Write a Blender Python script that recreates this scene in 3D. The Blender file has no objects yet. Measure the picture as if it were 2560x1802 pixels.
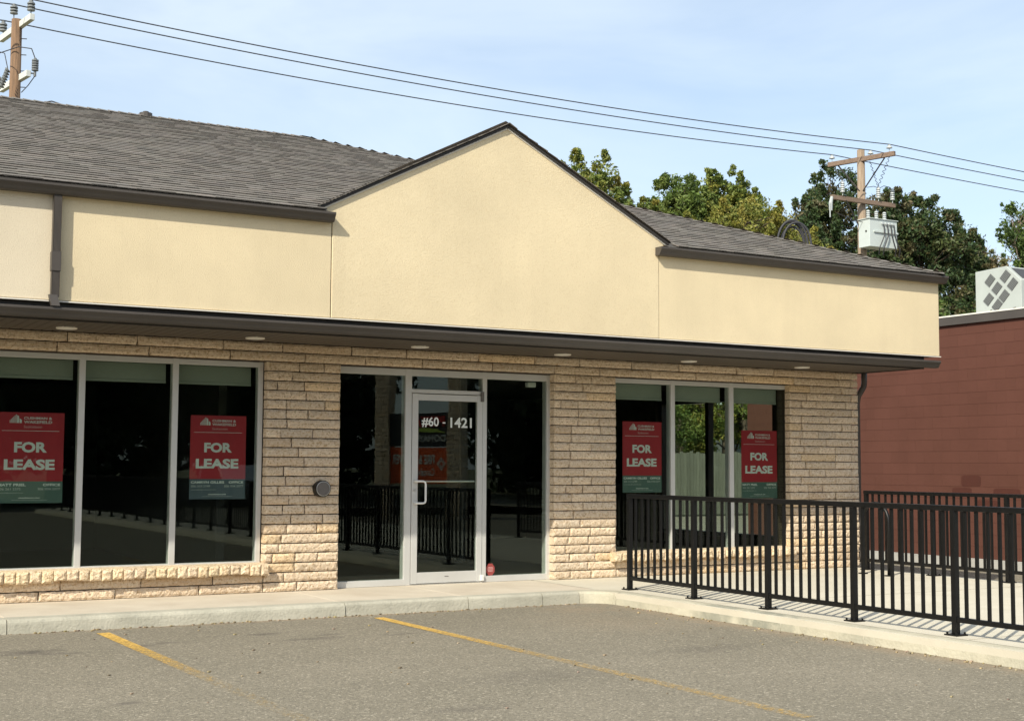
import bpy, math, random
import numpy as np
from mathutils import Matrix, Vector, noise

# ------------------------------------------------------------------ camera, sky, sun, exposure
scn = bpy.context.scene
COL = scn.collection
cam_d = bpy.data.cameras.new('camera'); cam = bpy.data.objects.new('camera', cam_d); COL.objects.link(cam)
F_PX, YAW, PITCH, ROLL = 3429.7, 0.525723, 0.076705, 0.0054846
cam_d.sensor_width = 36.0; cam_d.sensor_fit = 'HORIZONTAL'; cam_d.lens = F_PX / 2560 * 36
cam_d.clip_start = 0.1; cam_d.clip_end = 5000
fw = Vector((math.sin(YAW)*math.cos(PITCH), math.cos(YAW)*math.cos(PITCH), math.sin(PITCH)))
rt = Vector((math.cos(YAW), -math.sin(YAW), 0)); up = rt.cross(fw)
r2 = rt*math.cos(ROLL) + up*math.sin(ROLL); u2 = -rt*math.sin(ROLL) + up*math.cos(ROLL)
m3 = Matrix((r2, u2, -fw)).transposed().to_4x4()
m3.translation = (0, -13.75, 1.325)
cam.matrix_world = m3
scn.camera = cam

SUN = Vector((-1.6, -1.0, 1.55)).normalized()
EL = math.asin(SUN.z); AZ = math.atan2(SUN.x, SUN.y)
w = bpy.data.worlds.new('World'); scn.world = w; w.use_nodes = True
nt = w.node_tree; nt.nodes.clear()
def wn(t, **k):
    n = nt.nodes.new(t)
    for a, b in k.items(): setattr(n, a, b)
    return n
sky = wn('ShaderNodeTexSky', sky_type='NISHITA', sun_disc=False, sun_elevation=EL, sun_rotation=AZ,
         air_density=1.0, dust_density=2.2, ozone_density=1.3, altitude=480)
tc = wn('ShaderNodeTexCoord'); mp = wn('ShaderNodeMapping'); mp.inputs['Scale'].default_value = (1.0, 1.0, 3.2)
mp.inputs['Location'].default_value = (0.35, 0.1, 0.2)
nz = wn('ShaderNodeTexNoise'); nz.inputs['Scale'].default_value = 2.6; nz.inputs['Detail'].default_value = 5; nz.inputs['Roughness'].default_value = .55
nz.inputs['Distortion'].default_value = .6
cr = wn('ShaderNodeValToRGB'); cr.color_ramp.elements[0].position = .34; cr.color_ramp.elements[1].position = .70
cr.color_ramp.elements[0].color = (.30, .30, .30, 1); cr.color_ramp.elements[1].color = (.66, .66, .66, 1)
mx = wn('ShaderNodeMixRGB'); mx.inputs['Color2'].default_value = (5.2, 5.85, 6.25, 1)
bg = wn('ShaderNodeBackground'); bg.inputs['Strength'].default_value = .120
wo = wn('ShaderNodeOutputWorld')
L = nt.links.new
L(tc.outputs['Generated'], mp.inputs['Vector']); L(mp.outputs[0], nz.inputs['Vector']); L(nz.outputs['Fac'], cr.inputs[0])
L(cr.outputs[0], mx.inputs['Fac']); L(sky.outputs[0], mx.inputs['Color1']); L(mx.outputs[0], bg.inputs['Color']); L(bg.outputs[0], wo.inputs[0])
sl = bpy.data.lights.new('sun', 'SUN'); sl.energy = 3.55; sl.angle = math.radians(.8); sl.color = (1, .935, .79)
so = bpy.data.objects.new('sun', sl); COL.objects.link(so); so.rotation_euler = SUN.to_track_quat('Z', 'Y').to_euler()
scn.view_settings.view_transform = 'Standard'; scn.view_settings.look = 'None'; scn.view_settings.gamma = 1
scn.view_settings.exposure = 0.64
scn.cycles.max_bounces = 8; scn.cycles.transparent_max_bounces = 24

# ------------------------------------------------------------------ object helpers
random.seed(7)
OFF = {}
def tag(o, label=None, cat=None, group=None, kind=None):
    if label: o['label'] = label
    if cat: o['category'] = cat
    if group: o['group'] = group
    if kind: o['kind'] = kind
    return o
def thing(name, label, cat, loc=(0, 0, 0), group=None, rotz=0, local=False):
    o = bpy.data.objects.new(name, None); COL.objects.link(o); o.location = loc; o.rotation_euler = (0, 0, rotz)
    o.empty_display_size = .2
    OFF[o.name] = Vector((0, 0, 0)) if local else Vector(loc)
    return tag(o, label, cat, group)

class MB:
    def __init__(s): s.v = []; s.f = []; s.c = []; s.cc = None; s.m = []; s.mi = 0
    def add(s, vs, fs, col=None):
        b = len(s.v); s.v.extend([tuple(p) for p in vs])
        for f in fs: s.f.append(tuple(i+b for i in f)); s.c.append(col if col is not None else (s.cc or (1, 1, 1))); s.m.append(s.mi)
        return s
    def box(s, x0, x1, y0, y1, z0, z1, col=None):
        vs = [(x, y, z) for z in (z0, z1) for y in (y0, y1) for x in (x0, x1)]
        return s.add(vs, [(0, 2, 3, 1), (4, 5, 7, 6), (0, 1, 5, 4), (2, 6, 7, 3), (0, 4, 6, 2), (1, 3, 7, 5)], col)
    def obox(s, c, ax, ay, az, col=None):       # oriented box: centre and three half-extent vectors
        c, ax, ay, az = map(Vector, (c, ax, ay, az))
        vs = [c + sx*ax + sy*ay + sz*az for sz in (-1, 1) for sy in (-1, 1) for sx in (-1, 1)]
        return s.add(vs, [(0, 2, 3, 1), (4, 5, 7, 6), (0, 1, 5, 4), (2, 6, 7, 3), (0, 4, 6, 2), (1, 3, 7, 5)], col)
    def prism(s, prof, ax, a0, a1, col=None):   # 2-D profile extruded along axis 'x','y' or 'z'
        n = len(prof)
        def P(p, a): return {'x': (a, p[0], p[1]), 'y': (p[0], a, p[1]), 'z': (p[0], p[1], a)}[ax]
        vs = [P(p, a0) for p in prof] + [P(p, a1) for p in prof]
        fs = [(i, (i+1) % n, n+(i+1) % n, n+i) for i in range(n)] + [tuple(range(n))[::-1], tuple(range(n, 2*n))]
        return s.add(vs, fs, col)
    def tube(s, pts, r, seg=8, col=None, cap=True):
        pts = [Vector(p) for p in pts]; rs = r if isinstance(r, (list, tuple)) else [r]*len(pts)
        vs = []; fs = []; prev = None
        for i, p in enumerate(pts):
            t = (pts[min(i+1, len(pts)-1)] - pts[max(i-1, 0)]).normalized()
            a = prev if prev is not None else (Vector((0, 0, 1)) if abs(t.z) < .9 else Vector((1, 0, 0)))
            b = t.cross(a).normalized(); a = b.cross(t).normalized(); prev = a
            for k in range(seg):
                q = 2*math.pi*k/seg; vs.append(p + rs[i]*(math.cos(q)*a + math.sin(q)*b))
        for i in range(len(pts)-1):
            for k in range(seg): fs.append((i*seg+k, i*seg+(k+1) % seg, (i+1)*seg+(k+1) % seg, (i+1)*seg+k))
        if cap: fs.append(tuple(range(seg))[::-1]); fs.append(tuple(range((len(pts)-1)*seg, len(pts)*seg)))
        return s.add(vs, fs, col)
    def disc(s, c, r, y0, y1, seg=40, ax='y', rz=None):
        prof = [(c[0]+r*math.cos(2*math.pi*k/seg), c[1]+(rz or r)*math.sin(2*math.pi*k/seg)) for k in range(seg)]
        return s.prism(prof, ax, y0, y1)
    def build(s, name, mat, parent=None, loc=None, smooth=False, bevel=0, center=None):
        off = Vector((0, 0, 0))
        if parent is not None: off = OFF[parent.name]
        if center is not None: off = off + Vector(center)
        me = bpy.data.meshes.new(name)
        me.from_pydata([(a[0]-off.x, a[1]-off.y, a[2]-off.z) for a in s.v], [], s.f)
        for m in (mat if isinstance(mat, (list, tuple)) else [mat]): me.materials.append(m)
        if any(m for m in s.m): me.polygons.foreach_set('material_index', s.m)
        if any(c != (1, 1, 1) for c in s.c):
            at = me.attributes.new('Col', 'FLOAT_COLOR', 'CORNER'); cols = []
            for f, c in zip(s.f, s.c): cols.extend([c[0], c[1], c[2], 1]*len(f))
            at.data.foreach_set('color', cols)
        if smooth: me.polygons.foreach_set('use_smooth', [True]*len(s.f))
        me.update(); me.validate()
        o = bpy.data.objects.new(name, me); COL.objects.link(o)
        if parent is not None: o.parent = parent; OFF[o.name] = OFF[parent.name] + (Vector(center) if center is not None else Vector((0, 0, 0)))
        if center is not None: o.location = center
        if loc is not None: o.location = loc
        if bevel:
            b = o.modifiers.new('bevel', 'BEVEL'); b.width = bevel; b.segments = 2; b.limit_method = 'ANGLE'; b.angle_limit = math.radians(40)
        return o

# ------------------------------------------------------------------ materials
def mat(name, col, rough=.6, metal=0, var=0, vscale=4, bump=0, bscale=60, bdist=.01, attr=False, col2=None, spec=None, detail=5, stretch=(1, 1, 1)):
    m = bpy.data.materials.new(name); m.use_nodes = True; n = m.node_tree.nodes; l = m.node_tree.links.new
    b = n['Principled BSDF']; b.inputs['Roughness'].default_value = rough; b.inputs['Metallic'].default_value = metal
    if spec is not None: b.inputs['Specular IOR Level'].default_value = spec
    b.inputs['Base Color'].default_value = (*col, 1)
    t = n.new('ShaderNodeTexCoord'); src = None
    mpn = n.new('ShaderNodeMapping'); mpn.inputs['Scale'].default_value = stretch; l(t.outputs['Object'], mpn.inputs['Vector'])
    if var or col2:
        z = n.new('ShaderNodeTexNoise'); z.inputs['Scale'].default_value = vscale; z.inputs['Detail'].default_value = detail; z.inputs['Roughness'].default_value = .62
        l(mpn.outputs[0], z.inputs['Vector'])
        r = n.new('ShaderNodeMapRange'); r.inputs['From Min'].default_value = .32; r.inputs['From Max'].default_value = .68
        l(z.outputs['Fac'], r.inputs['Value'])
        x = n.new('ShaderNodeMixRGB')
        c2 = col2 or tuple(c*(1+var) for c in col); c1 = col if col2 else tuple(c*(1-var) for c in col)
        x.inputs['Color1'].default_value = (*c1, 1); x.inputs['Color2'].default_value = (*c2, 1); l(r.outputs[0], x.inputs['Fac']); src = x.outputs[0]
    if attr:
        a = n.new('ShaderNodeAttribute'); a.attribute_name = 'Col'; y = n.new('ShaderNodeMixRGB'); y.blend_type = 'MULTIPLY'; y.inputs['Fac'].default_value = 1
        if src: l(src, y.inputs['Color1'])
        else: y.inputs['Color1'].default_value = (*col, 1)
        l(a.outputs['Color'], y.inputs['Color2']); src = y.outputs[0]
    if src: l(src, b.inputs['Base Color'])
    if bump:
        z = n.new('ShaderNodeTexNoise'); z.inputs['Scale'].default_value = bscale; z.inputs['Detail'].default_value = 4; l(mpn.outputs[0], z.inputs['Vector'])
        q = n.new('ShaderNodeBump'); q.inputs['Strength'].default_value = bump; q.inputs['Distance'].default_value = bdist; l(z.outputs['Fac'], q.inputs['Height']); l(q.outputs[0], b.inputs['Normal'])
    m['src'] = 1
    return m

def speckle(m, scale, amt, thr=.55, dark=(.05, .05, .05), rng=.06):
    """fine flecks of a second colour mixed over the base colour"""
    n = m.node_tree.nodes; l = m.node_tree.links.new; b = n['Principled BSDF']; t = next(x for x in n if x.type == 'TEX_COORD')
    z = n.new('ShaderNodeTexNoise'); z.inputs['Scale'].default_value = scale; z.inputs['Detail'].default_value = 2; l(t.outputs['Object'], z.inputs['Vector'])
    r = n.new('ShaderNodeMapRange'); r.inputs['From Min'].default_value = thr; r.inputs['From Max'].default_value = thr+rng; r.inputs['To Max'].default_value = amt
    l(z.outputs['Fac'], r.inputs['Value']); x = n.new('ShaderNodeMixRGB'); l(r.outputs[0], x.inputs['Fac']); x.inputs['Color2'].default_value = (*dark, 1)
    if b.inputs['Base Color'].is_linked: l(b.inputs['Base Color'].links[0].from_socket, x.inputs['Color1'])
    else: x.inputs['Color1'].default_value = b.inputs['Base Color'].default_value
    l(x.outputs[0], b.inputs['Base Color']); return m

def spots(m, pts, colr):
    """stains with a shape of their own at given world places: (x, y, rx, ry, strength)"""
    n = m.node_tree.nodes; l = m.node_tree.links.new; b = n['Principled BSDF']; g = n.new('ShaderNodeNewGeometry')
    z = n.new('ShaderNodeTexNoise'); z.inputs['Scale'].default_value = 9; z.inputs['Detail'].default_value = 6; l(g.outputs['Position'], z.inputs['Vector'])
    tot = None
    for x, y, rx, ry, st in pts:
        a = n.new('ShaderNodeVectorMath'); a.operation = 'SUBTRACT'; l(g.outputs['Position'], a.inputs[0]); a.inputs[1].default_value = (x, y, 0)
        d = n.new('ShaderNodeVectorMath'); d.operation = 'MULTIPLY'; l(a.outputs[0], d.inputs[0]); d.inputs[1].default_value = (1/rx, 1/ry, 0)
        e = n.new('ShaderNodeVectorMath'); e.operation = 'LENGTH'; l(d.outputs[0], e.inputs[0])
        k = n.new('ShaderNodeMath'); k.operation = 'MULTIPLY_ADD'; l(z.outputs['Fac'], k.inputs[0]); k.inputs[1].default_value = 2.6; l(e.outputs['Value'], k.inputs[2])
        r = n.new('ShaderNodeMapRange'); r.inputs['From Min'].default_value = 1.5; r.inputs['From Max'].default_value = 2.5; r.inputs['To Min'].default_value = st; r.inputs['To Max'].default_value = 0
        l(k.outputs[0], r.inputs['Value'])
        if tot is None: tot = r.outputs[0]
        else:
            q = n.new('ShaderNodeMath'); q.operation = 'MAXIMUM'; l(tot, q.inputs[0]); l(r.outputs[0], q.inputs[1]); tot = q.outputs[0]
    x = n.new('ShaderNodeMixRGB'); l(tot, x.inputs['Fac']); l(b.inputs['Base Color'].links[0].from_socket, x.inputs['Color1']); x.inputs['Color2'].default_value = (*colr, 1)
    l(x.outputs[0], b.inputs['Base Color']); return m

M = {}
M['stucco'] = speckle(mat('stucco', (.69, .58, .385), .9, var=.07, vscale=.9, bump=.34, bscale=95, bdist=.010), 70, .30, .54, (.53, .41, .24), .14)
M['stucco_pale'] = speckle(mat('stucco_pale', (.665, .58, .435), .9, var=.05, vscale=1.3, bump=.34, bscale=95, bdist=.010), 70, .30, .54, (.50, .41, .29), .14)
def streaks(m, colr, amt):
    n = m.node_tree.nodes; l = m.node_tree.links.new; b = n['Principled BSDF']; t = next(x for x in n if x.type == 'TEX_COORD')
    mp_ = n.new('ShaderNodeMapping'); mp_.inputs['Scale'].default_value = (7, 7, .45); l(t.outputs['Object'], mp_.inputs['Vector'])
    z = n.new('ShaderNodeTexNoise'); z.inputs['Scale'].default_value = 1.0; z.inputs['Detail'].default_value = 6; z.inputs['Roughness'].default_value = .6; l(mp_.outputs[0], z.inputs['Vector'])
    r = n.new('ShaderNodeMapRange'); r.inputs['From Min'].default_value = .5; r.inputs['From Max'].default_value = .78; r.inputs['To Max'].default_value = amt; l(z.outputs['Fac'], r.inputs['Value'])
    x = n.new('ShaderNodeMixRGB'); l(r.outputs[0], x.inputs['Fac']); l(b.inputs['Base Color'].links[0].from_socket, x.inputs['Color1']); x.inputs['Color2'].default_value = (*colr, 1); l(x.outputs[0], b.inputs['Base Color'])
streaks(M['stucco'], (.50, .41, .27), .14); streaks(M['stucco_pale'], (.50, .43, .32), .14)
M['flash'] = mat('cream_flashing', (.78, .74, .66), .5)
M['stone'] = speckle(mat('split_stone', (.595, .445, .30), .9, col2=(.76, .635, .475), vscale=26, bump=.8, bscale=90, bdist=.012, attr=True), 48, .75, .54, (.37, .25, .13), .12)
M['mortar'] = mat('mortar', (.055, .040, .030), .95, var=.2)
M['trim'] = mat('brown_trim', (.070, .060, .052), .5, var=.10, vscale=2, bump=.08, bscale=9)
M['trim_dark'] = mat('dark_fascia', (.030, .026, .023), .6)
M['soffit'] = mat('soffit_panel', (.085, .070, .056), .6)
M['alum'] = mat('aluminium_frame', (.60, .595, .57), .42, metal=.25, var=.04, vscale=3)
M['alum_dark'] = mat('dark_aluminium', (.03, .03, .032), .4, metal=.3)
M['steel'] = mat('brushed_steel', (.62, .62, .60), .3, metal=.8)
M['white'] = mat('white_plastic', (.75, .75, .72), .5)
M['black'] = mat('black_paint', (.005, .005, .005), .42, spec=.3, var=.3, vscale=14, bump=.15, bscale=60, bdist=.003)
M['shingle'] = speckle(mat('asphalt_shingle', (.150, .134, .118), .95, var=.18, vscale=30, bump=.5, bscale=160, bdist=.006, attr=True), 220, .55, .58, (.32, .30, .28), .1)
M['asphalt'] = mat('asphalt', (.190, .168, .122), .93, col2=(.235, .206, .152), vscale=.55, bump=.7, bscale=110, bdist=.012)
speckle(M['asphalt'], 60, .6, .52, (.10, .088, .065), .08); speckle(M['asphalt'], 52, .7, .60, (.44, .39, .30), .06)
spots(M['asphalt'], [(2.17, -2.62, .24, .15, .62), (2.35, -2.8, .2, .08, .5), (3.01, -2.66, .12, .08, .55), (3.25, -2.56, .18, .08, .4), (4.17, -2.36, .2, .10, .55),
                     (4.44, -2.84, .26, .08, .5), (4.6, -2.65, .2, .06, .5), (2.24, -5.24, .11, .07, .5), (5.2, -2.9, .2, .06, .35), (6.9, -4.9, .5, .2, .25), (5.0, -5.5, .6, .3, .2), (1.2, -4.4, .25, .1, .4), (4.0, -6.4, .3, .12, .3)], (.06, .05, .045))
spots(M['asphalt'], [(8.2, -3.2, .22, 1.9, .45), (8.2, -6.0, .2, 1.8, .4), (5.0, -1.42, 3.2, .10, .45), (7.7, -1.9, .5, .45, .35), (7.4, -3.0, .8, .9, .18)], (.30, .22, .14))
M['concrete'] = mat('concrete_walk', (.50, .43, .335), .9, col2=(.60, .535, .43), vscale=1.6, bump=.35, bscale=70, bdist=.006)
speckle(M['concrete'], 130, .35, .56, (.36, .30, .22), .1)
M['slab'] = mat('concrete_slab', (.52, .475, .375), .9, col2=(.59, .545, .44), vscale=1.5, bump=.3, bscale=70, bdist=.005)
speckle(M['slab'], 130, .25, .56, (.45, .40, .32), .1)
M['kerb'] = mat('kerb_concrete', (.34, .325, .26), .92, col2=(.47, .445, .36), vscale=3.2, bump=.6, bscale=45, bdist=.01)
speckle(M['kerb'], 24, .5, .63, (.27, .26, .22), .1)
M['kerb_pale'] = mat('kerb_pale_concrete', (.39, .36, .27), .92, col2=(.52, .485, .375), vscale=3.2, bump=.6, bscale=45, bdist=.01)
spots(M['kerb_pale'], [(8.30, -3.35, .5, .35, .8), (8.30, -4.0, .5, .40, .9), (8.3, -5.2, .5, .2, .4), (8.3, -7.1, .5, .5, .3), (8.2, -1.9, .6, .3, .3)], (.24, .24, .19))
M['red'] = mat('red_block_paint', (.098, .041, .029), .9, col2=(.114, .048, .035), spec=.15, vscale=.9, bump=.3, bscale=50, bdist=.006, attr=True)
M['plinth'] = mat('grey_plinth', (.40, .39, .36), .9, var=.08)
M['hvac'] = mat('hvac_metal', (.40, .43, .40), .55, var=.06, vscale=2)
M['slat'] = mat('louvre_slat', (.20, .21, .20), .5)
M['louvre'] = mat('louvre_dark', (.05, .05, .05), .5)
M['grass'] = speckle(mat('dry_grass', (.09, .095, .04), .95, col2=(.16, .145, .075), vscale=2), 30, .4, .55, (.06, .07, .03), .1)
M['wood'] = mat('weathered_pole', (.34, .265, .19), .9, col2=(.19, .135, .09), vscale=5, stretch=(6, 6, .35), bump=.6, bscale=8, bdist=.02)
M['wood_brown'] = mat('brown_pole', (.25, .15, .085), .9, col2=(.12, .075, .045), vscale=5, stretch=(6, 6, .35), bump=.6, bscale=8, bdist=.02)
M['wood_dark'] = mat('weathered_arm', (.155, .105, .075), .9, col2=(.24, .17, .125), vscale=4, stretch=(.6, 3, 6), bump=.4, bscale=20)
M['fibre'] = mat('pale_crossarm', (.62, .63, .58), .6, var=.05)
M['porcelain'] = mat('porcelain', (.42, .45, .45), .35)
M['grey_ins'] = mat('grey_insulator', (.16, .17, .17), .4)
M['wire'] = mat('cable', (.035, .035, .04), .6)
M['box_paint'] = mat('transformer_paint', (.52, .57, .55), .45, var=.03)
M['fence'] = mat('weathered_fence', (.19, .19, .145), .9, col2=(.135, .135, .10), vscale=3, stretch=(4, 4, .5), attr=True)
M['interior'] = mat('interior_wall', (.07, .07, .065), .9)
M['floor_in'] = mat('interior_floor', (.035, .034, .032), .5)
M['blind'] = mat('roller_blind', (.36, .39, .34), .8)
M['poster_red'] = mat('poster_red', (.42, .020, .030), .5, var=.05, vscale=3)
M['poster_green'] = mat('poster_grey_green', (.085, .145, .120), .5)
M['poster_blue'] = mat('poster_grey_blue', (.085, .115, .135), .5)
M['ink'] = mat('poster_white', (.74, .76, .71), .6)
M['ink_dim'] = mat('poster_dim', (.52, .55, .50), .6)
M['ink_pink'] = mat('poster_pink', (.62, .36, .34), .6)
M['vinyl'] = mat('white_vinyl', (.74, .78, .74), .5)
M['sticker'] = mat('red_sticker', (.30, .055, .05), .5)
M['bark'] = mat('bark', (.10, .075, .055), .95, var=.3, vscale=8)
M['twig'] = mat('bare_twig', (.30, .23, .18), .95)
M['siding'] = mat('pale_siding', (.17, .18, .17), .7)
M['orange'] = mat('orange_sign', (.75, .10, .012), .5)
M['sign_black'] = mat('black_sign', (.012, .012, .016), .5)
M['sign_red'] = mat('red_sign_lettering', (.6, .02, .02), .5)
M['sign_lime'] = mat('lime_swoosh', (.45, .60, .08), .5)
M['car'] = mat('white_car_paint', (.70, .70, .70), .25)
M['tyre'] = mat('tyre', (.02, .02, .02), .9)
M['cap_face'] = mat('grey_cap', (.13, .115, .105), .5, var=.1, vscale=20)

def glass(name, tint, wob=.032, ior=.04):
    m = bpy.data.materials.new(name); m.use_nodes = True; n = m.node_tree.nodes; l = m.node_tree.links.new; n.clear()
    o = n.new('ShaderNodeOutputMaterial'); t = n.new('ShaderNodeBsdfTransparent'); t.inputs[0].default_value = (*tint, 1)
    g = n.new('ShaderNodeBsdfGlossy'); g.inputs['Roughness'].default_value = 0.0; g.inputs['Color'].default_value = (.70, .78, .74, 1)
    x = n.new('ShaderNodeMixShader'); ge = n.new('ShaderNodeNewGeometry'); dt = n.new('ShaderNodeVectorMath'); dt.operation = 'DOT_PRODUCT'
    l(ge.outputs['Normal'], dt.inputs[0]); l(ge.outputs['Incoming'], dt.inputs[1])
    def mth(op, a, b=None):
        q = n.new('ShaderNodeMath'); q.operation = op
        for i_, v_ in enumerate((a, b)):
            if v_ is None: continue
            if isinstance(v_, (int, float)): q.inputs[i_].default_value = v_
            else: l(v_, q.inputs[i_])
        return q.outputs[0]
    fr = mth('ADD', mth('MULTIPLY', mth('POWER', mth('SUBTRACT', 1.0, mth('ABSOLUTE', dt.outputs['Value'])), 5.0), 1-ior), ior)   # Schlick, ior = reflectance at normal incidence
    c = n.new('ShaderNodeTexCoord'); z = n.new('ShaderNodeTexNoise'); z.inputs['Scale'].default_value = 1.6; z.inputs['Detail'].default_value = 0
    l(c.outputs['Object'], z.inputs['Vector']); b = n.new('ShaderNodeBump'); b.inputs['Strength'].default_value = wob; b.inputs['Distance'].default_value = .02
    l(z.outputs['Fac'], b.inputs['Height']); l(b.outputs[0], g.inputs['Normal'])
    l(fr, x.inputs[0]); l(t.outputs[0], x.inputs[1]); l(g.outputs[0], x.inputs[2]); l(x.outputs[0], o.inputs[0]); return m
M['glass'] = glass('tinted_glass', (.84, .88, .85), ior=.032)

def leafmat(name, col):
    m = bpy.data.materials.new(name); m.use_nodes = True; n = m.node_tree.nodes; l = m.node_tree.links.new; b = n['Principled BSDF']; b.inputs['Roughness'].default_value = .55
    b.inputs['Specular IOR Level'].default_value = .35
    a = n.new('ShaderNodeAttribute'); a.attribute_name = 'Col'; y = n.new('ShaderNodeMixRGB'); y.blend_type = 'MULTIPLY'; y.inputs['Fac'].default_value = 1; y.inputs['Color1'].default_value = (*col, 1)
    l(a.outputs['Color'], y.inputs['Color2']); l(y.outputs[0], b.inputs['Base Color'])
    tr = n.new('ShaderNodeBsdfTranslucent'); l(y.outputs[0], tr.inputs['Color']); x = n.new('ShaderNodeMixShader'); x.inputs[0].default_value = .3
    l(b.outputs[0], x.inputs[1]); l(tr.outputs[0], x.inputs[2]); l(x.outputs[0], n['Material Output'].inputs[0]); return m

# lettering: a string turned into a thin mesh fitted to a rectangle in the XZ plane, facing -Y
def letters(mb, s, x0, x1, z0, z1, y, bold=0.0, depth=.0008, shear=0, mirror=False):
    cu = bpy.data.curves.new('t', 'FONT'); cu.body = s; cu.size = 1; cu.offset = bold; cu.resolution_u = 3; cu.shear = shear
    ob = bpy.data.objects.new('t', cu); COL.objects.link(ob)
    dg = bpy.context.evaluated_depsgraph_get(); me = bpy.data.meshes.new_from_object(ob.evaluated_get(dg))
    vs = np.array([v.co[:] for v in me.vertices]); lo = vs.min(0); hi = vs.max(0)
    P = [(x0+(v[0]-lo[0])/(hi[0]-lo[0])*(x1-x0), y-depth, z0+(v[1]-lo[1])/(hi[1]-lo[1])*(z1-z0)) for v in vs]
    mb.add(P, [tuple(p.vertices) for p in me.polygons])
    bpy.data.objects.remove(ob); bpy.data.meshes.remove(me); bpy.data.curves.remove(cu)
    return mb

# ------------------------------------------------------------------ the setting: ground, lot, pavement
g = MB(); g.add([(-900, -900, -.45), (900, -900, -.45), (900, 900, -.45), (-900, 900, -.45)], [(0, 1, 2, 3)])
tag(g.build('ground', M['grass']), kind='structure')
XL = -14.0
a = MB(); a.add([(XL-10, -30, -.125), (30, -30, -.125), (30, -28.6, -.125), (8.4, -28.6, -.125), (8.4, -1.0, -.125), (XL-10, -1.0, -.125)], [(0, 1, 2, 3, 4, 5)])
a.add([(XL-10, -30, -.45), (30, -30, -.45), (30, -30, -.125), (XL-10, -30, -.125)], [(0, 1, 2, 3)])
tag(a.build('parking_lot', M['asphalt']), kind='structure')
d = MB(); d.add([(13.3, -28.6, -.38), (60, -28.6, -.38), (60, 24.5, -.38), (13.3, 24.5, -.38)], [(0, 1, 2, 3)])
d.add([(-40, 19.5, -.384), (13.3, 19.5, -.384), (13.3, 24.5, -.384), (-40, 24.5, -.384)], [(0, 1, 2, 3)])
tag(d.build('rear_driveway', M['asphalt']), kind='structure')
st = MB(); st.add([(-200, -46, -.44), (200, -46, -.44), (200, -34, -.44), (-200, -34, -.44)], [(0, 1, 2, 3)])
tag(st.build('road', M['asphalt']), kind='structure')

# left pavement: slabs with rounded front edges and open joints
def rounded_edge(x0, x1, mb, yf=-1.38, zt=0.0, zb=-.16, r=.035, back=-1.20, jit=0):
    prof = [(back, zb), (yf-.012, zb), (yf, zt-r)] + [(yf+r-r*math.cos(q), zt-r+r*math.sin(q)) for q in (math.pi/8, math.pi/4, 3*math.pi/8, math.pi/2)] + [(back, zt)]
    mb.prism(prof, 'x', x0, x1)
k = MB(); js = [XL, -8, -3.5, -.6, 2.22, 5.33, 6.68, 7.56, 8.02]
for i, (x0, x1) in enumerate(zip(js[:-1], js[1:])):
    rounded_edge(x0+.004, x1-.004, k, yf=-1.38 - (.012 if x0 < 5 else 0), r=.05 if x0 < 5.2 else .035)
tag(k.build('kerb', M['kerb']), kind='structure')
s = MB()
for x0, x1 in zip(js[:-2], js[1:-2]+[8.32]):
    s.box(x0+.003, x1-.003, -1.20, .12, -.16, 0.0)
tag(s.build('pavement', M['concrete'], bevel=.006), kind='structure')
# right slab with its rounded inside corner and long kerb
k = MB()
cx, cy, R = 8.02, -1.66, .28       # inside corner arc from the pavement kerb to the slab kerb
arc = [(cx+R*math.cos(q), cy+R*math.sin(q)) for q in np.linspace(math.pi/2, 0, 9)]
outer = [(p[0]+.02, p[1]+.02) for p in arc]
n = len(arc); zt = 0; rr = .04
prev = None
for (px_, py_), q in zip(arc, np.linspace(math.pi/2, 0, 9)):
    dx, dy = math.cos(q), math.sin(q)
    prof = [(-.012, -.16), (0, zt-rr)] + [(rr-rr*math.cos(t), zt-rr+rr*math.sin(t)) for t in (math.pi/8, math.pi/4, 3*math.pi/8, math.pi/2)] + [(.18, zt)]
    ring = [(px_+p[0]*dx, py_+p[0]*dy, p[1]) for p in prof]
    if prev: 
        m_ = len(ring); k.add(prev+ring, [(i, i+1, m_+i+1, m_+i) for i in range(m_-1)])
    prev = ring
ys = [-1.66, -2.42, -4.25, -5.27, -7.6, -10, -12.5, -15, -17.5, -20, -24, -28.5]
for y0, y1 in zip(ys[:-1], ys[1:]):
    prof = [(8.48, -.16), (8.29, -.16), (8.30, zt-.06)] + [(8.30+.06-.06*math.cos(t), zt-.06+.06*math.sin(t)) for t in (math.pi/8, math.pi/4, 3*math.pi/8, math.pi/2)] + [(8.48, zt)]
    k.prism(prof, 'y', y1+.003, y0-.003)
tag(k.build('slab_kerb', M['kerb_pale']), kind='structure')
s = MB()
s.add([(8.325, .12, 0), (8.325, -1.20, 0), (8.02, -1.20, 0)] + [(p[0]+.17*math.cos(q), p[1]+.17*math.sin(q), 0) for p, q in zip(arc[1:], np.linspace(math.pi/2, 0, 9)[1:])] + [(8.47, -28.5, 0), (13.3, -28.5, 0), (13.3, .12, 0)],
      [tuple(range(14))])
s.box(8.3, 13.3, -28.5, .10, -.46, -.004)
tag(s.build('concrete_slab', M['slab']), kind='structure')
# slab control joints (shallow saw cuts shown as thin dark strips)
j = MB()
for yy in (-3.1, -6.2, -9.3, -12.4): j.box(8.5, 13.28, yy-.004, yy+.004, -.002, .0015)
tag(j.build('slab_joints', mat('saw_cut', (.30, .26, .20), .95)), kind='structure')
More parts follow.
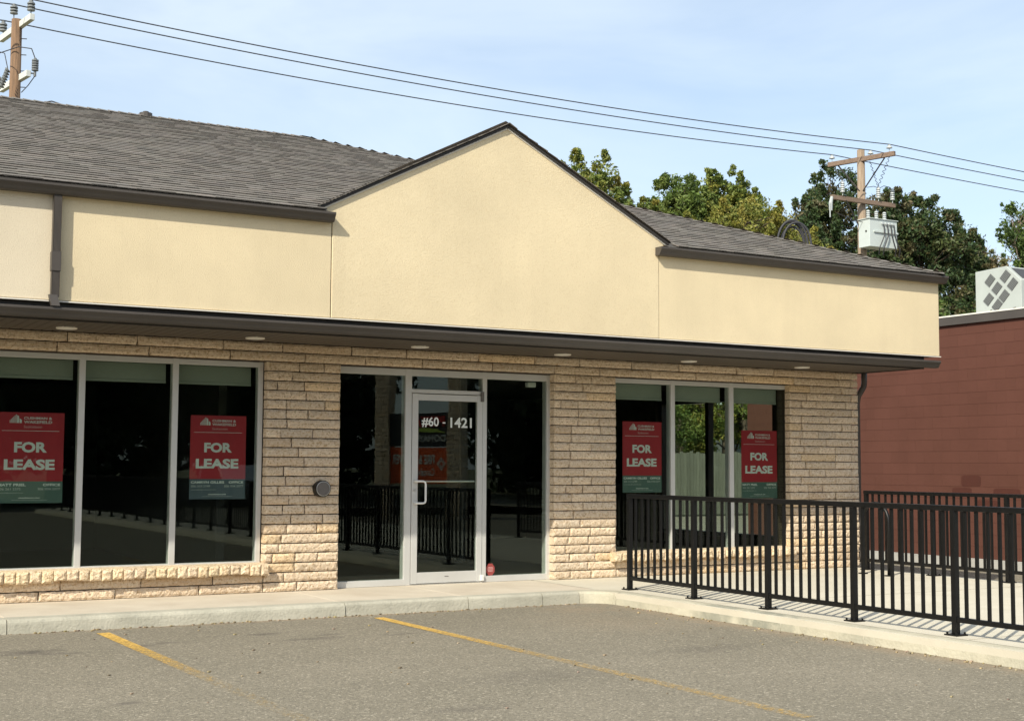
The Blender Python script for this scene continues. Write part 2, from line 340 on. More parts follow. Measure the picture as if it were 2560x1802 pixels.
# painted bay lines, worn away with distance from the kerb
def worn(mxv):
    m = mat('worn_yellow_paint', (.64, .40, .09), .8, var=.08, vscale=6); n = m.node_tree.nodes; l = m.node_tree.links.new
    ge = n.new('ShaderNodeNewGeometry'); sp = n.new('ShaderNodeSeparateXYZ'); l(ge.outputs['Position'], sp.inputs[0])
    r = n.new('ShaderNodeMapRange'); r.inputs['From Min'].default_value = -1.9; r.inputs['From Max'].default_value = -4.9; r.inputs['To Min'].default_value = .39; r.inputs['To Max'].default_value = mxv; l(sp.outputs['Y'], r.inputs['Value'])
    z = n.new('ShaderNodeTexNoise'); z.inputs['Scale'].default_value = 38; z.inputs['Detail'].default_value = 6; z.inputs['Roughness'].default_value = .7; l(ge.outputs['Position'], z.inputs['Vector'])
    sb = n.new('ShaderNodeMath'); sb.operation = 'SUBTRACT'; l(z.outputs['Fac'], sb.inputs[0]); l(r.outputs[0], sb.inputs[1])
    q = n.new('ShaderNodeMapRange'); q.inputs['From Min'].default_value = -.24; q.inputs['From Max'].default_value = .17; l(sb.outputs[0], q.inputs['Value'])
    t = n.new('ShaderNodeBsdfTransparent'); x = n.new('ShaderNodeMixShader'); l(q.outputs[0], x.inputs[0]); l(t.outputs[0], x.inputs[1]); l(n['Principled BSDF'].outputs[0], x.inputs[2])
    l(x.outputs[0], n['Material Output'].inputs[0]); return m
for x0, mv in ((2.905, .76), (5.50, .67), (-.1, .75), (-2.9, .75)):
    yl = MB(); yl.add([(x0, -1.67, -.121), (x0+.11, -1.66, -.121), (x0+.13, -7.6, -.121), (x0+.02, -7.6, -.121)], [(0, 3, 2, 1)])
    tag(yl.build('bay_line', worn(mv)), kind='structure')

gb = MB(); rgp = random.Random(8)
for _ in range(420):
    if rgp.random() < .45: x = rgp.uniform(1.5, 8.0); y = -1.40-abs(rgp.gauss(0, .05))
    elif rgp.random() < .6: x = 8.27-abs(rgp.gauss(0, .05)); y = rgp.uniform(-9, -1.9)
    else: x = rgp.uniform(1.5, 8.2); y = rgp.uniform(-8, -1.6)
    r_ = rgp.uniform(.003, .011); t_ = rgp.uniform(.5, 1.6)
    gb.obox((x, y, -.122+r_*.3), (r_, r_*.3, 0), (-r_*.2, r_*rgp.uniform(.5, 1), 0), (r_*.2, 0, r_*.45), (t_, t_*rgp.uniform(.85, 1), t_*rgp.uniform(.6, 1)))
tag(gb.build('grit', mat('grit', (.26, .22, .15), .9, attr=True)), 'loose grit and leaf bits scattered over the asphalt along the kerbs', 'grit', kind='stuff')
# ------------------------------------------------------------------ main building
B = thing('retail_building', 'single storey shop building with cream stucco gable band over pale split stone walls', 'building')

def stone_block(mb, x0, x1, z0, z1, yf, depth, rough, rng, gap=.0055, side=None):
    """one split-faced stone: a rugged front grid with the edges broken back, closed to the rear"""
    x0 += gap; x1 -= gap; z0 += gap; z1 -= gap
    nx = max(3, int((x1-x0)/.021)); nz = max(4, int((z1-z0)/.019))
    seed = rng.random()*100; tone = rng.uniform(.90, 1.09)
    kind = rng.random()
    col = (tone, tone, tone)
    if kind < .08: col = (tone*1.04, tone*.98, tone*.86)
    elif kind < .15: col = (tone*.92, tone*.94, tone*.97)
    elif kind < .22: col = (tone*.90, tone*.87, tone*.84)
    base = rng.uniform(-.006, .006)
    vs = []
    for j in range(nz+1):
        for i in range(nx+1):
            u = i/nx; v = j/nz; x = x0+u*(x1-x0); z = z0+v*(z1-z0)
            e = min(min(u, 1-u)*(x1-x0), min(v, 1-v)*(z1-z0))
            edge = max(0, 1-e/.010)
            d = noise.noise(Vector((x*24+seed, z*34, seed)))*.5 + noise.noise(Vector((x*60, z*70+seed, 3)))*.32 + noise.noise(Vector((x*8+seed, z*12, 7)))*.5
            y = yf + base - rough*(d+.25) + edge*edge*.010
            if i in (0, nx): x += rng.uniform(-.003, .003)
            if j in (0, nz): z += noise.noise(Vector((x*14, seed, j)))*.004
            vs.append((x, y, z))
    W = nx+1
    fs = [(j*W+i, j*W+i+1, (j+1)*W+i+1, (j+1)*W+i) for j in range(nz) for i in range(nx)]
    ring = [i for i in range(W)] + [j*W+nx for j in range(1, nz+1)] + [nz*W+i for i in range(nx-1, -1, -1)] + [j*W for j in range(nz-1, 0, -1)]
    b0 = len(vs)
    for r_ in ring: vs.append((vs[r_][0], yf+depth, vs[r_][2]))
    L_ = len(ring)
    for i in range(L_): fs.append((ring[i], b0+i, b0+(i+1) % L_, ring[(i+1) % L_]))
    fs.append(tuple(b0+i for i in range(L_)))
    if side: vs = [side(p) for p in vs]
    mb.add(vs, fs, col)
    return mb

rng = random.Random(11)
COURSE = 2.41/24
def lay(mb, x0, x1, z0, z1, n, lens, yf=0.0, depth=.10, rough=.012, quoin=False, side=None):
    h = (z1-z0)/n
    for c in range(n):
        za = z0+c*h; zb = za+h; x = x0; end = x1
        if quoin and c % 2 == 0: stone_block(mb, x1-.125, x1, za, zb, yf, depth, rough, rng, side=side); end = x1-.125
        elif quoin and rng.random() < .5: stone_block(mb, x1-.42, x1, za, zb, yf, depth, rough, rng, side=side); end = x1-.42
        first = True
        while end-x > .01:
            l_ = rng.uniform(*lens)
            if first: l_ *= rng.uniform(.35, 1.0); first = False
            if end-(x+l_) < .16: l_ = end-x
            stone_block(mb, x, x+l_, za, zb, yf, depth, rough, rng, side=side); x += l_
S = MB()
lay(S, XL, 13.42, 2.41, 2.61, 2, (.62, .95), rough=.009, quoin=True)
lay(S, XL, -.4, 0, 2.41, 24, (.3, .75))                                  # beyond the frame, left
lay(S, 5.0, 5.84, 0, 2.41, 24, (.22, .60))
lay(S, 8.553, 9.445, 0, 2.41, 24, (.22, .60))
lay(S, 12.20, 13.42, 0, 2.41, 24, (.25, .62), quoin=True)
lay(S, -.4, 5.0, 0, .2, 2, (.55, .85)); lay(S, 9.445, 12.20, 0, .2, 2, (.5, .8))
# right end wall (faces +X)
side = lambda p: (13.42-p[1], p[0], p[2])
lay(S, .105, 10.5, 0, .3, 3, (.4, .8), side=side); lay(S, .105, 1.4, .3, 2.61, 23, (.3, .6), side=side); lay(S, 4.2, 10.5, .3, 2.61, 23, (.4, .8), side=side)
S.build('stone_wall', M['stone'], B)
S = MB()
for x0, x1 in ((XL, -.4), (5.01, 5.83), (8.565, 9.435), (12.215, 13.34)): S.box(x0, x1, .022, .26, -.1, 2.405)
S.box(XL, 13.34, .022, .26, 2.405, 2.78); S.box(-.4, 5.01, .022, .26, -.1, .197); S.box(9.435, 12.215, .022, .26, -.1, .197)
S.box(13.10, 13.395, .26, 1.39, -.1, 2.78); S.box(13.10, 13.395, 4.21, 10.5, -.1, 2.78); S.box(13.10, 13.395, 1.39, 4.21, -.1, .29); S.box(13.10, 13.395, 1.39, 4.21, 2.37, 2.78)
S.box(XL, XL+.2, .27, 10.3, -.1, 2.78); S.box(XL, 13.09, 10.3, 10.5, -.1, 2.78)
S.build('mortar_backing', M['mortar'], B)
# window sills of short upright stones
def sill(x0, x1):
    sb = MB(); x = x0; rg = random.Random(int(x0*10))
    while x < x1-.03:
        w_ = min(rg.uniform(.098, .118), x1-x); zb = .205-rg.uniform(0, .022); top = .307; yf = -.085-rg.uniform(0, .016)
        seed = rg.random()*50; tone = rg.uniform(.92, 1.12); nx, nz_ = 5, 6; vs = []
        for j in range(nz_+1):
            for i in range(nx+1):
                u = i/nx; v = j/nz_; X = x+.003+u*(w_-.006); Z = zb+v*(top-.018-zb)
                e = min(min(u, 1-u)*w_, min(v, 1-v)*(top-zb)); ed = max(0, 1-e/.016)
                Y = yf-.013*(noise.noise(Vector((X*30+seed, Z*30, seed)))*.7+noise.noise(Vector((X*70, Z*70+seed, 2)))*.4)+ed*ed*.012
                if j == 0: Z += noise.noise(Vector((X*25, seed, 1)))*.008
                vs.append((X, Y, Z))
        W = nx+1; fs = [(j*W+i, j*W+i+1, (j+1)*W+i+1, (j+1)*W+i) for j in range(nz_) for i in range(nx)]
        b0 = len(vs)
        vs += [(x+.003, .13, zb), (x+w_-.003, .13, zb), (x+w_-.003, .13, top), (x+.003, .13, top), (x+.003, yf+.016, top-.004), (x+w_-.003, yf+.016, top-.004)]
        left = [j*W for j in range(nz_+1)]; right = [j*W+nx for j in range(nz_+1)]; botm = list(range(W)); topr = [nz_*W+i for i in range(W)]
        fs += [tuple(left[::-1]+[b0, b0+3, b0+4][::-1][::-1]) if False else tuple([b0]+left+[b0+4, b0+3]), tuple([b0+1, b0+2, b0+5]+right[::-1]), tuple([b0, b0+1]+botm[::-1]), tuple(topr+[b0+5, b0+4]), (b0+4, b0+5, b0+2, b0+3)]
        sb.add(vs, fs, (tone, tone, tone*rg.uniform(.9, 1))); x += w_
    return sb.build('window_sill', M['stone'], B)
sill(-.4, 5.035); sill(9.36, 12.23)

# windows and door
def frame_bars(mb, xs, z0, z1, y0=.10, y1=.20, top=.055, bot=.02):
    """jambs/mullions xs = [(x0,x1)...]; head and sill between them butt against the uprights"""
    for x0, x1 in xs: mb.box(x0, x1, y0, y1, z0, z1)
    for (a0, a1), (b0, b1) in zip(xs[:-1], xs[1:]):
        mb.box(a1, b0, y0+.002, y1-.002, z1-top, z1-.0015); mb.box(a1, b0, y0+.002, y1-.002, z0+.0015, z0+bot)
def pane(x0, x1, z0, z1, parent, y=.128):
    m_ = MB(); m_.box(x0-.006, x1+.006, y, y+.006, z0-.006, z1+.006); return m_.build('pane', M['glass'], parent)
def blind(x0, x1, z0, z1, parent):
    m_ = MB(); m_.box(x0, x1, .262, .266, z0+.03, z1); m_.box(x0, x1, .256, .272, z0, z0+.028); return m_.build('roller_blind', M['blind'], parent)
def window(xs, z0, z1):
    f_ = MB(); frame_bars(f_, xs, z0, z1); fo = f_.build('window', M['alum'], B, bevel=.003)
    for (a0, a1), (b0, b1) in zip(xs[:-1], xs[1:]):
        pane(a1, b0, z0+.02, z1-.055, fo)
        blind(a1+.03, b0-.03, 2.155, 2.35, fo)
    return fo
window([(-.4, -.34), (.28, .34), (1.21, 1.27), (2.15, 2.21), (3.095, 3.155), (4.03, 4.09), (4.945, 4.995)], .30, 2.405)
window([(9.39, 9.45), (10.34, 10.402), (11.275, 11.342), (12.22, 12.28)], .285, 2.405)
f_ = MB()
for x0, x1 in ((5.80, 5.868), (6.665, 6.742), (7.650, 7.705), (8.52, 8.585)): f_.box(x0, x1, .10, .21, .001, 2.403)
for x0, x1, zb in ((5.868, 6.665, 0), (7.705, 8.52, 0)): f_.box(x0, x1, .102, .208, .002, .07)
for x0, x1 in ((5.868, 6.665), (6.742, 7.650), (7.705, 8.52)): f_.box(x0, x1, .102, .208, 2.328, 2.4015)
f_.box(6.742, 7.650, .102, .208, 2.137, 2.18)
ent = f_.build('entrance_frame', M['alum'], B, bevel=.003)
pane(5.868, 6.665, .07, 2.328, ent); pane(7.705, 8.52, .07, 2.328, ent); pane(6.742, 7.650, 2.18, 2.328, ent)
m_ = MB(); m_.box(6.742, 7.65, .08, .21, .0005, .010); m_.build('threshold', M['steel'], ent)
dr = MB(); y0, y1 = .094, .140
dr.box(6.748, 6.822, y0, y1, .014, 2.130); dr.box(7.577, 7.645, y0, y1, .014, 2.130); dr.box(6.822, 7.577, y0+.0015, y1-.0015, .016, .137); dr.box(6.822, 7.577, y0+.0015, y1-.0015, 2.057, 2.128)
door = dr.build('door', M['alum'], B, bevel=.002)
pane(6.822, 7.577, .137, 2.057, door, y=.112)
h = MB(); h.tube([(6.785, .094, 1.150), (6.785, .06, 1.150), (6.80, .045, 1.150), (6.865, .040, 1.150), (6.888, .040, 1.140), (6.896, .040, 1.118), (6.896, .040, .938), (6.888, .040, .915), (6.865, .040, .906), (6.80, .045, .906), (6.785, .06, .906), (6.785, .094, .906)], .0115, 10)
h.build('door_handle', M['white'], door, smooth=True)
h = MB(); h.disc((6.782, 1.052), .017, .084, .095, 20); h.build('lock_cylinder', M['steel'], door)
h = MB(); h.tube([(6.86, .155, 1.147), (7.575, .155, 1.147)], .011, 8); h.build('push_bar', M['steel'], door)
h = MB(); h.box(7.618, 7.655, .075, .094, 2.06, 2.175); h.build('pivot_cover', M['cap_face'], door, bevel=.003)
h = MB(); h.box(7.628, 7.664, .07, .094, .02, .085); h.build('bottom_pivot', M['white'], door, bevel=.003)
h = MB(); h.box(7.17, 7.22, .0925, .0945, .083, .09); h.build('maker_plate', M['cap_face'], door)
t = MB(); letters(t, '#60', 6.872, 7.088, 1.757, 1.872, .1105, bold=.022); t.box(7.135, 7.172, .1097, .1105, 1.802, 1.816); t.build('unit_number', M['vinyl'], door)
t = MB(); letters(t, '1421', 7.235, 7.512, 1.757, 1.872, .1105, bold=.022); t.build('street_number', M['vinyl'], door)
h = MB(); h.box(8.33, 8.44, .22, .30, 2.26, 2.32); h.build('sensor', M['white'], ent, bevel=.01)
# round capped outlet on the first stone pillar
h = MB(); h.disc((5.618, 1.074), .088, -.085, .02, 48); cap = h.build('round_wall_cap', M['black'], B, smooth=False, bevel=.004)
h = MB(); h.disc((5.618, 1.074), .078, -.092, -.083, 48); h.build('cap_rim', M['steel'], cap, bevel=.002)
h = MB(); h.disc((5.618, 1.074), .072, -.096, -.091, 48); h.build('cap_face', M['cap_face'], cap, bevel=.002)

# canopy: soffit boards, fascia, lights, gutter
ZS = 2.612
sf = MB(); x = XL
while x < 13.44:                      # narrow vented boards running out from the wall, each with a rounded lip
    x1 = min(x+.10, 13.448); sf.prism([(x+.001, ZS+.02), (x+.001, ZS+.006), (x+.012, ZS), (x1-.012, ZS), (x1-.001, ZS+.006), (x1-.001, ZS+.02)], 'y', -1.138, -.008 if x < 13.42 else 2.0); x += .10
sf.build('soffit', M['soffit'], B)
fb = MB(); fb.box(XL, 13.45, -1.158, -1.140, 2.598, 2.762); fb.box(13.432, 13.45, -1.140, 10.5, 2.60, 2.762); fb.box(XL, 13.43, -1.139, .02, 2.735, 2.76)
fb.build('fascia_board', M['trim_dark'], B)
for xx in (-8.3, -6.45, -4.6, -2.74, -.88, .98, 2.85, 4.72, 6.59, 8.42, 10.24, 12.06):
    m_ = MB(); m_.disc((xx, -.40), .098, ZS-.012, ZS+.004, 36, 'z'); li = m_.build('soffit_light', M['flash'], B, bevel=.003)
    m_ = MB(); m_.disc((xx, -.40), .07, ZS-.0135, ZS-.011, 28, 'z'); m_.build('light_lens', M['white'], li)
def gutter(x0, x1, yb, zt, hgt, dep, name='gutter', endy=None):
    """K-profile gutter as a thin open trough with end caps"""
    yf = yb-dep
    out = [(yb, zt), (yb, zt-hgt), (yf+.045, zt-hgt), (yf+.032, zt-hgt*.80), (yf+.020, zt-hgt*.55), (yf+.006, zt-hgt*.34), (yf, zt-hgt*.24), (yf, zt-.002), (yf+.012, zt)]
    t_ = .004
    inn = [(yf+.012, zt-.006), (yf+t_, zt-.010), (yf+t_, zt-hgt*.24), (yf+.010, zt-hgt*.34), (yf+.024, zt-hgt*.55), (yf+.036, zt-hgt*.80), (yf+.048, zt-hgt+t_), (yb-t_, zt-hgt+t_), (yb-t_, zt)]
    m_ = MB(); m_.prism(out+inn, 'x', x0, x1)
    m_.prism(out, 'x', x0-.003, x0); m_.prism(out, 'x', x1, x1+.003)
    for k_ in range(int(x0)+1, int(x1)+1, 1):
        if x0 < k_ < x1: m_.box(k_-.012, k_+.012, yf+.006, yb, zt-.012, zt-.008)
    return m_.build(name, M['trim'], B)
gutter(XL, 13.62, -1.159, 2.706, .092, .125)
gutter(XL, 5.195, -1.205, 3.806, .092, .125); gutter(9.155, 13.742, -1.205, 3.806, .092, .125)
# downspouts
ds = MB(); xa, xb = 2.522, 2.592
ds.prism([(xa, -1.215), (xa, -1.275)]+[(xa+(i+.5)/7*(xb-xa)+o_, -1.275+(.004 if o_ else 0)) for i in range(7) for o_ in (-.003, 0, .003)]+[(xb, -1.275), (xb, -1.215)], 'z', 2.80, 3.72)
ds.box(xa-.006, xb+.006, -1.281, -1.209, 3.03, 3.20)
ds.obox((xa+.028, -1.262, 2.765), (.036, 0, .0), (0, .026, .0), (-.010, .012, .05))
ds.build('downspout', M['trim'], B)
ds = MB(); ds.tube([(13.555, .02, 2.70), (13.555, .02, 2.50), (13.545, .02, 2.43), (13.50, .03, 2.36), (13.47, .05, 2.30), (13.465, .07, 2.2), (13.465, .07, .15), (13.465, .07, .06)], .040, 10)
ds.build('downspout', M['trim'], B, smooth=True)

# stucco band with the front gable and grooves
YF = -1.20; ZB = 2.775; ZT = 3.84
gx0, gx1, gxa, gz0, gza = 5.087, 9.301, 7.203, 3.848, 4.927
def panel(poly, y0, y1, m_, name):
    q = MB(); q.prism(poly, 'y', y0, y1); return q.build(name, m_, B, bevel=.006)
panel([(XL, ZB), (2.552, ZB), (2.552, 3.80), (XL, 3.80)], YF, YF+.2, M['stucco_pale'], 'stucco_panel')
panel([(2.556, ZB), (5.205, ZB), (5.205, 3.80), (2.556, 3.80)], YF, YF+.2, M['stucco'], 'stucco_panel')
panel([(9.210, ZB), (13.69, ZB), (13.69, 3.80), (9.210, 3.80)], YF, YF+.2, M['stucco'], 'stucco_panel')
panel([(5.213, ZB), (9.202, ZB), (9.202, 3.80), (gx1, gz0), (gxa, gza), (gx0, gz0), (5.213, 3.80)], YF-.006, YF+.2, M['stucco'], 'gable_panel')
for xj in (5.20, 9.197): q = MB(); q.box(xj, xj+.018, YF+.012, YF+.1, ZB, 3.79); q.build('joint_strip', M['mortar'], B)
q = MB(); q.box(13.49, 13.689, YF+.2, 10.7, ZB, 3.80); q.build('stucco_side', M['stucco'], B)
q = MB(); q.box(XL, 2.515, YF-.016, YF+.03, ZB-.016, ZB-.006); q.box(2.60, 13.70, YF-.016, YF+.03, ZB-.016, ZB-.006); q.build('drip_flashing', M['flash'], B)
q = MB(); q.box(13.448, 13.68, YF+.03, 10.6, ZB-.012, ZB-.004); q.build('band_underside', M['trim_dark'], B)
# gable edge beads and rake boards
def along(p0, p1, thick, off, y0, y1, mb, ext0=0, ext1=0):
    a_ = Vector((p0[0], 0, p0[1])); b_ = Vector((p1[0], 0, p1[1])); t_ = (b_-a_).normalized(); n_ = Vector((-t_.z, 0, t_.x))
    if n_.z < 0: n_ = -n_
    a_ -= t_*ext0; b_ += t_*ext1
    pr = [a_+n_*off, b_+n_*off, b_+n_*(off+thick), a_+n_*(off+thick)]
    mb.prism([(p.x, p.z) for p in pr], 'y', y0, y1)
q = MB(); along((gx0, gz0), (gxa, gza), .016, -.012, YF-.016, YF+.02, q, .0, -.006); along((gx1, gz0), (gxa, gza), .016, -.012, YF-.016, YF+.02, q, .0, -.006); q.build('gable_bead', M['flash'], B)
q = MB(); along((gx0, gz0), (gxa, gza), .026, .003, YF-.034, YF+.05, q, .02, .012); q.build('rake_board', M['trim_dark'], B)
q = MB(); along((gx1, gz0), (gxa, gza), .026, .003, YF-.034, YF+.05, q, .02, -.0); q.build('rake_board', M['trim_dark'], B)

# roofs built course by course
PM = .364; YE = -1.315; ZE = 3.822; YR = 5.07; ZR = ZE+PM*(YR-YE); XH = 13.72
def shingle_col(r):
    t_ = r.choice((.92, .97, 1.0, 1.04, 1.10, 1.18)) * r.uniform(.95, 1.05)
    return (t_*r.uniform(.98, 1.04), t_, t_*r.uniform(.94, 1.0))
def courses(mb, e0, e1, upv, nrm, n, expo, lo_f, hi_f, r, tab=(.09, .24), skip=None):
    """e0,e1 eave ends; upv unit vector up the slope; lo_f/hi_f(k) give how far each course starts and ends along the eave"""
    e0 = Vector(e0); ev = (Vector(e1)-e0); Lg = ev.length; ev.normalize()
    for k_ in range(n):
        a_ = lo_f(k_); b_ = hi_f(k_)
        if b_-a_ < .03: continue
        u0 = k_*expo; u1 = u0+expo+.02
        P = lambda s_, u_, h_: e0+ev*s_+upv*u_+nrm*h_
        x_ = a_+.0
        while x_ < b_-.001:
            w_ = min(r.uniform(*tab), b_-x_); 
            if b_-(x_+w_) < .04: w_ = b_-x_
            if skip and skip(k_, x_, x_+w_): x_ += w_; continue
            thick = .013 if r.random() < .5 else .009
            drop = 0 if thick > .01 else r.choice((0, .004))
            c_ = shingle_col(r); h0 = thick; g_ = .001
            vs = [P(x_, u0+drop, 0), P(x_+w_-g_, u0+drop, 0), P(x_+w_-g_, u0+drop, h0), P(x_, u0+drop, h0), P(x_+w_-g_, u1, .001), P(x_, u1, .001)]
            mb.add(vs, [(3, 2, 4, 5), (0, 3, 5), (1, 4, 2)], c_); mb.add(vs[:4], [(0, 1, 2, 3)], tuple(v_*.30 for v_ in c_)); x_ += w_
rs = random.Random(5)
upv = Vector((0, 1, PM)).normalized(); nv = Vector((0, -PM, 1)).normalized(); Ls = (YR-YE)*math.sqrt(1+PM*PM); EXPO = .143; NC = int(Ls/EXPO)
R_ = MB(); cosf = 1/math.sqrt(1+PM*PM)
# deck
yk = YE+.30; zk = ZE-.012+.30*PM
R_.add([(XL, YE, ZE-.012), (5.12, YE, ZE-.012), (5.12, yk, zk), (XL, yk, zk)], [(0, 1, 2, 3)], (.5, .5, .5))
R_.add([(9.26, YE, ZE-.012), (XH, YE, ZE-.012), (XH-.30, yk, zk), (9.26, yk, zk)], [(0, 1, 2, 3)], (.5, .5, .5))
R_.add([(XL, yk, zk), (XH-.30, yk, zk), (XH-(YR-YE), YR, ZR-.012), (XL, YR, ZR-.012)], [(0, 1, 2, 3)], (.5, .5, .5))
R_.add([(XH, YE, ZE-.012), (XH, 2*YR-YE, ZE-.012), (XH-(YR-YE), YR, ZR-.012)], [(0, 1, 2)], (.5, .5, .5))
R_.add([(XL, 2*YR-YE, ZE-.012), (XL, YR, ZR-.012), (XH-(YR-YE), YR, ZR-.012), (XH, 2*YR-YE, ZE-.012)], [(0, 1, 2, 3)], (.8, .8, .8))
R_.add([(XL, YE, ZE-.012), (XL, YR, ZR-.012), (XL, 2*YR-YE, ZE-.012)], [(0, 1, 2)], (.8, .8, .8))
courses(R_, (XL, YE, ZE), (XH, YE, ZE), upv, nv, NC, EXPO, lambda k_: 8, lambda k_: (XH-XL)-k_*EXPO*cosf-.02, rs, skip=lambda k_, a_, b_: k_ < 2 and a_ > 5.0-XL and b_ < 9.5-XL)
up2 = Vector((-1, 0, PM)).normalized(); nv2 = Vector((PM, 0, 1)).normalized()
courses(R_, (XH, YE, ZE), (XH, 2*YR-YE, ZE), up2, nv2, NC, EXPO, lambda k_: k_*EXPO*cosf+.02, lambda k_: 2*(YR-YE)-k_*EXPO*cosf-.02, rs)
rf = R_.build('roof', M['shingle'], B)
# hip and ridge caps
cp = MB()
def caps(p0, p1, w_, na, nb, mb, step=.14, r=rs, hz=.022):
    p0 = Vector(p0); p1 = Vector(p1); t_ = (p1-p0); L_ = t_.length; t_.normalize(); k_ = 0.0
    a_ = (na - t_*na.dot(t_)).normalized(); b_ = (nb - t_*nb.dot(t_)).normalized()
    while k_ < L_:
        q0 = p0+t_*k_; q1 = p0+t_*min(k_+step+.05, L_+.05); c_ = shingle_col(r)
        up_ = Vector((0, 0, 1)); 
        vs = [q0+up_*hz, q0+up_*(hz-.004)+a_*w_, q0+up_*(hz-.004)+b_*w_, q1+up_*.008, q1+up_*.006+a_*w_, q1+up_*.006+b_*w_, q0, q0+a_*w_-up_*.002, q0+b_*w_-up_*.002]
        mb.add(vs, [(0, 1, 4, 3), (0, 3, 5, 2), (6, 7, 1, 0), (6, 0, 2, 8)], c_); k_ += step
ap = (XH-(YR-YE), YR, ZR)
caps((XH-.02, YE+.02, ZE+.01), ap, .13, Vector((-1, 0, 0))*1.0+Vector((0, 0, 0)), Vector((0, 1, 0)), cp)
caps((XH-.02, 2*YR-YE-.02, ZE+.01), ap, .13, Vector((-1, 0, 0)), Vector((0, -1, 0)), cp)
caps((XL, YR, ZR+.004), (ap[0], YR, ZR+.004), .13, Vector((0, -1, -PM)), Vector((0, 1, -PM)), cp)
cp.build('ridge_caps', M['shingle'], B)
# gable roof over the front gable, running back into the main roof
gr = MB(); PG = (gza-gz0)/(gxa-gx0); lift = .036; zr = gza+lift*1.13; yb_ = YE+(zr-ZE)/PM+.05
for sgn, xe in ((-1, gx0), (1, gx1)):
    ev = Vector((sgn*1.0, 0, -PG)); ev.normalize()
    run = abs(gxa-xe)+.04; Lg = run*math.sqrt(1+PG*PG)
    ng = Vector((sgn*PG, 0, 1)).normalized(); ezx = gxa+sgn*run; ezz = zr-PG*run
    gr.add([(ezx, YF-.05, ezz-.006), (gxa, YF-.05, zr-.006), (gxa, yb_, zr-.006), (ezx, YE+max(0, (ezz-ZE))/PM+.05, ezz-.006)], [(0, 1, 2, 3)], (.5, .5, .5))
    nC = int(Lg/EXPO)+1
    cg = 1/math.sqrt(1+PG*PG)
    courses(gr, (ezx, YF-.055, ezz), (ezx, YF+8, ezz), -ev, ng, nC, EXPO, lambda k_: 0, lambda k_, ezz=ezz: max(.1, (ezz+k_*EXPO*cg*PG-ZE)/PM+YE-(YF-.055)), rs)
gr.build('gable_roof', M['shingle'], B)
c2 = MB(); caps((gxa, YF-.06, zr+.006), (gxa, yb_-.05, zr+.006), .11, Vector((-1, 0, -PG)), Vector((1, 0, -PG)), c2, hz=.008); c2.build('ridge_caps', M['shingle'], B)
# small plumbing vent near the ridge
v = MB(); v.tube([(5.0, YR-.01, ZR-.1), (5.0, YR-.01, ZR+.065)], .04, 12); v.tube([(5.0, YR-.01, ZR-.05), (5.0, YR-.01, ZR+.04)], .09, 12); v.build('roof_vent', M['trim'], B)

# interior shell
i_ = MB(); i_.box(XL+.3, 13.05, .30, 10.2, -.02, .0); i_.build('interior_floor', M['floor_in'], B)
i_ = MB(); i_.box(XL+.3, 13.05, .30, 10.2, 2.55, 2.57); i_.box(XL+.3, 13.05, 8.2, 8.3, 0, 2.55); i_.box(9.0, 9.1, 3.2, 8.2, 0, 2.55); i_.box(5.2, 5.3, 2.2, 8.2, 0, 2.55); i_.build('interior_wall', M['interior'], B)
f_ = MB(); 
for y0, y1 in ((1.39, 1.45), (2.93, 3.01), (4.13, 4.21)): f_.box(13.16, 13.26, y0, y1, .29, 2.37)
for y0, y1 in ((1.45, 2.93), (3.01, 4.13)): f_.box(13.162, 13.258, y0, y1, .291, .35); f_.box(13.162, 13.258, y0, y1, 2.31, 2.369)
sw = f_.build('side_window', M['alum_dark'], B)
for y0, y1 in ((1.45, 2.93), (3.01, 4.13)):
    m_ = MB(); m_.box(13.20, 13.206, y0, y1, .35, 2.31); m_.build('pane', glass('clear_glass', (.92, .96, .93)) if y0 < 2 else bpy.data.materials['clear_glass'], sw)

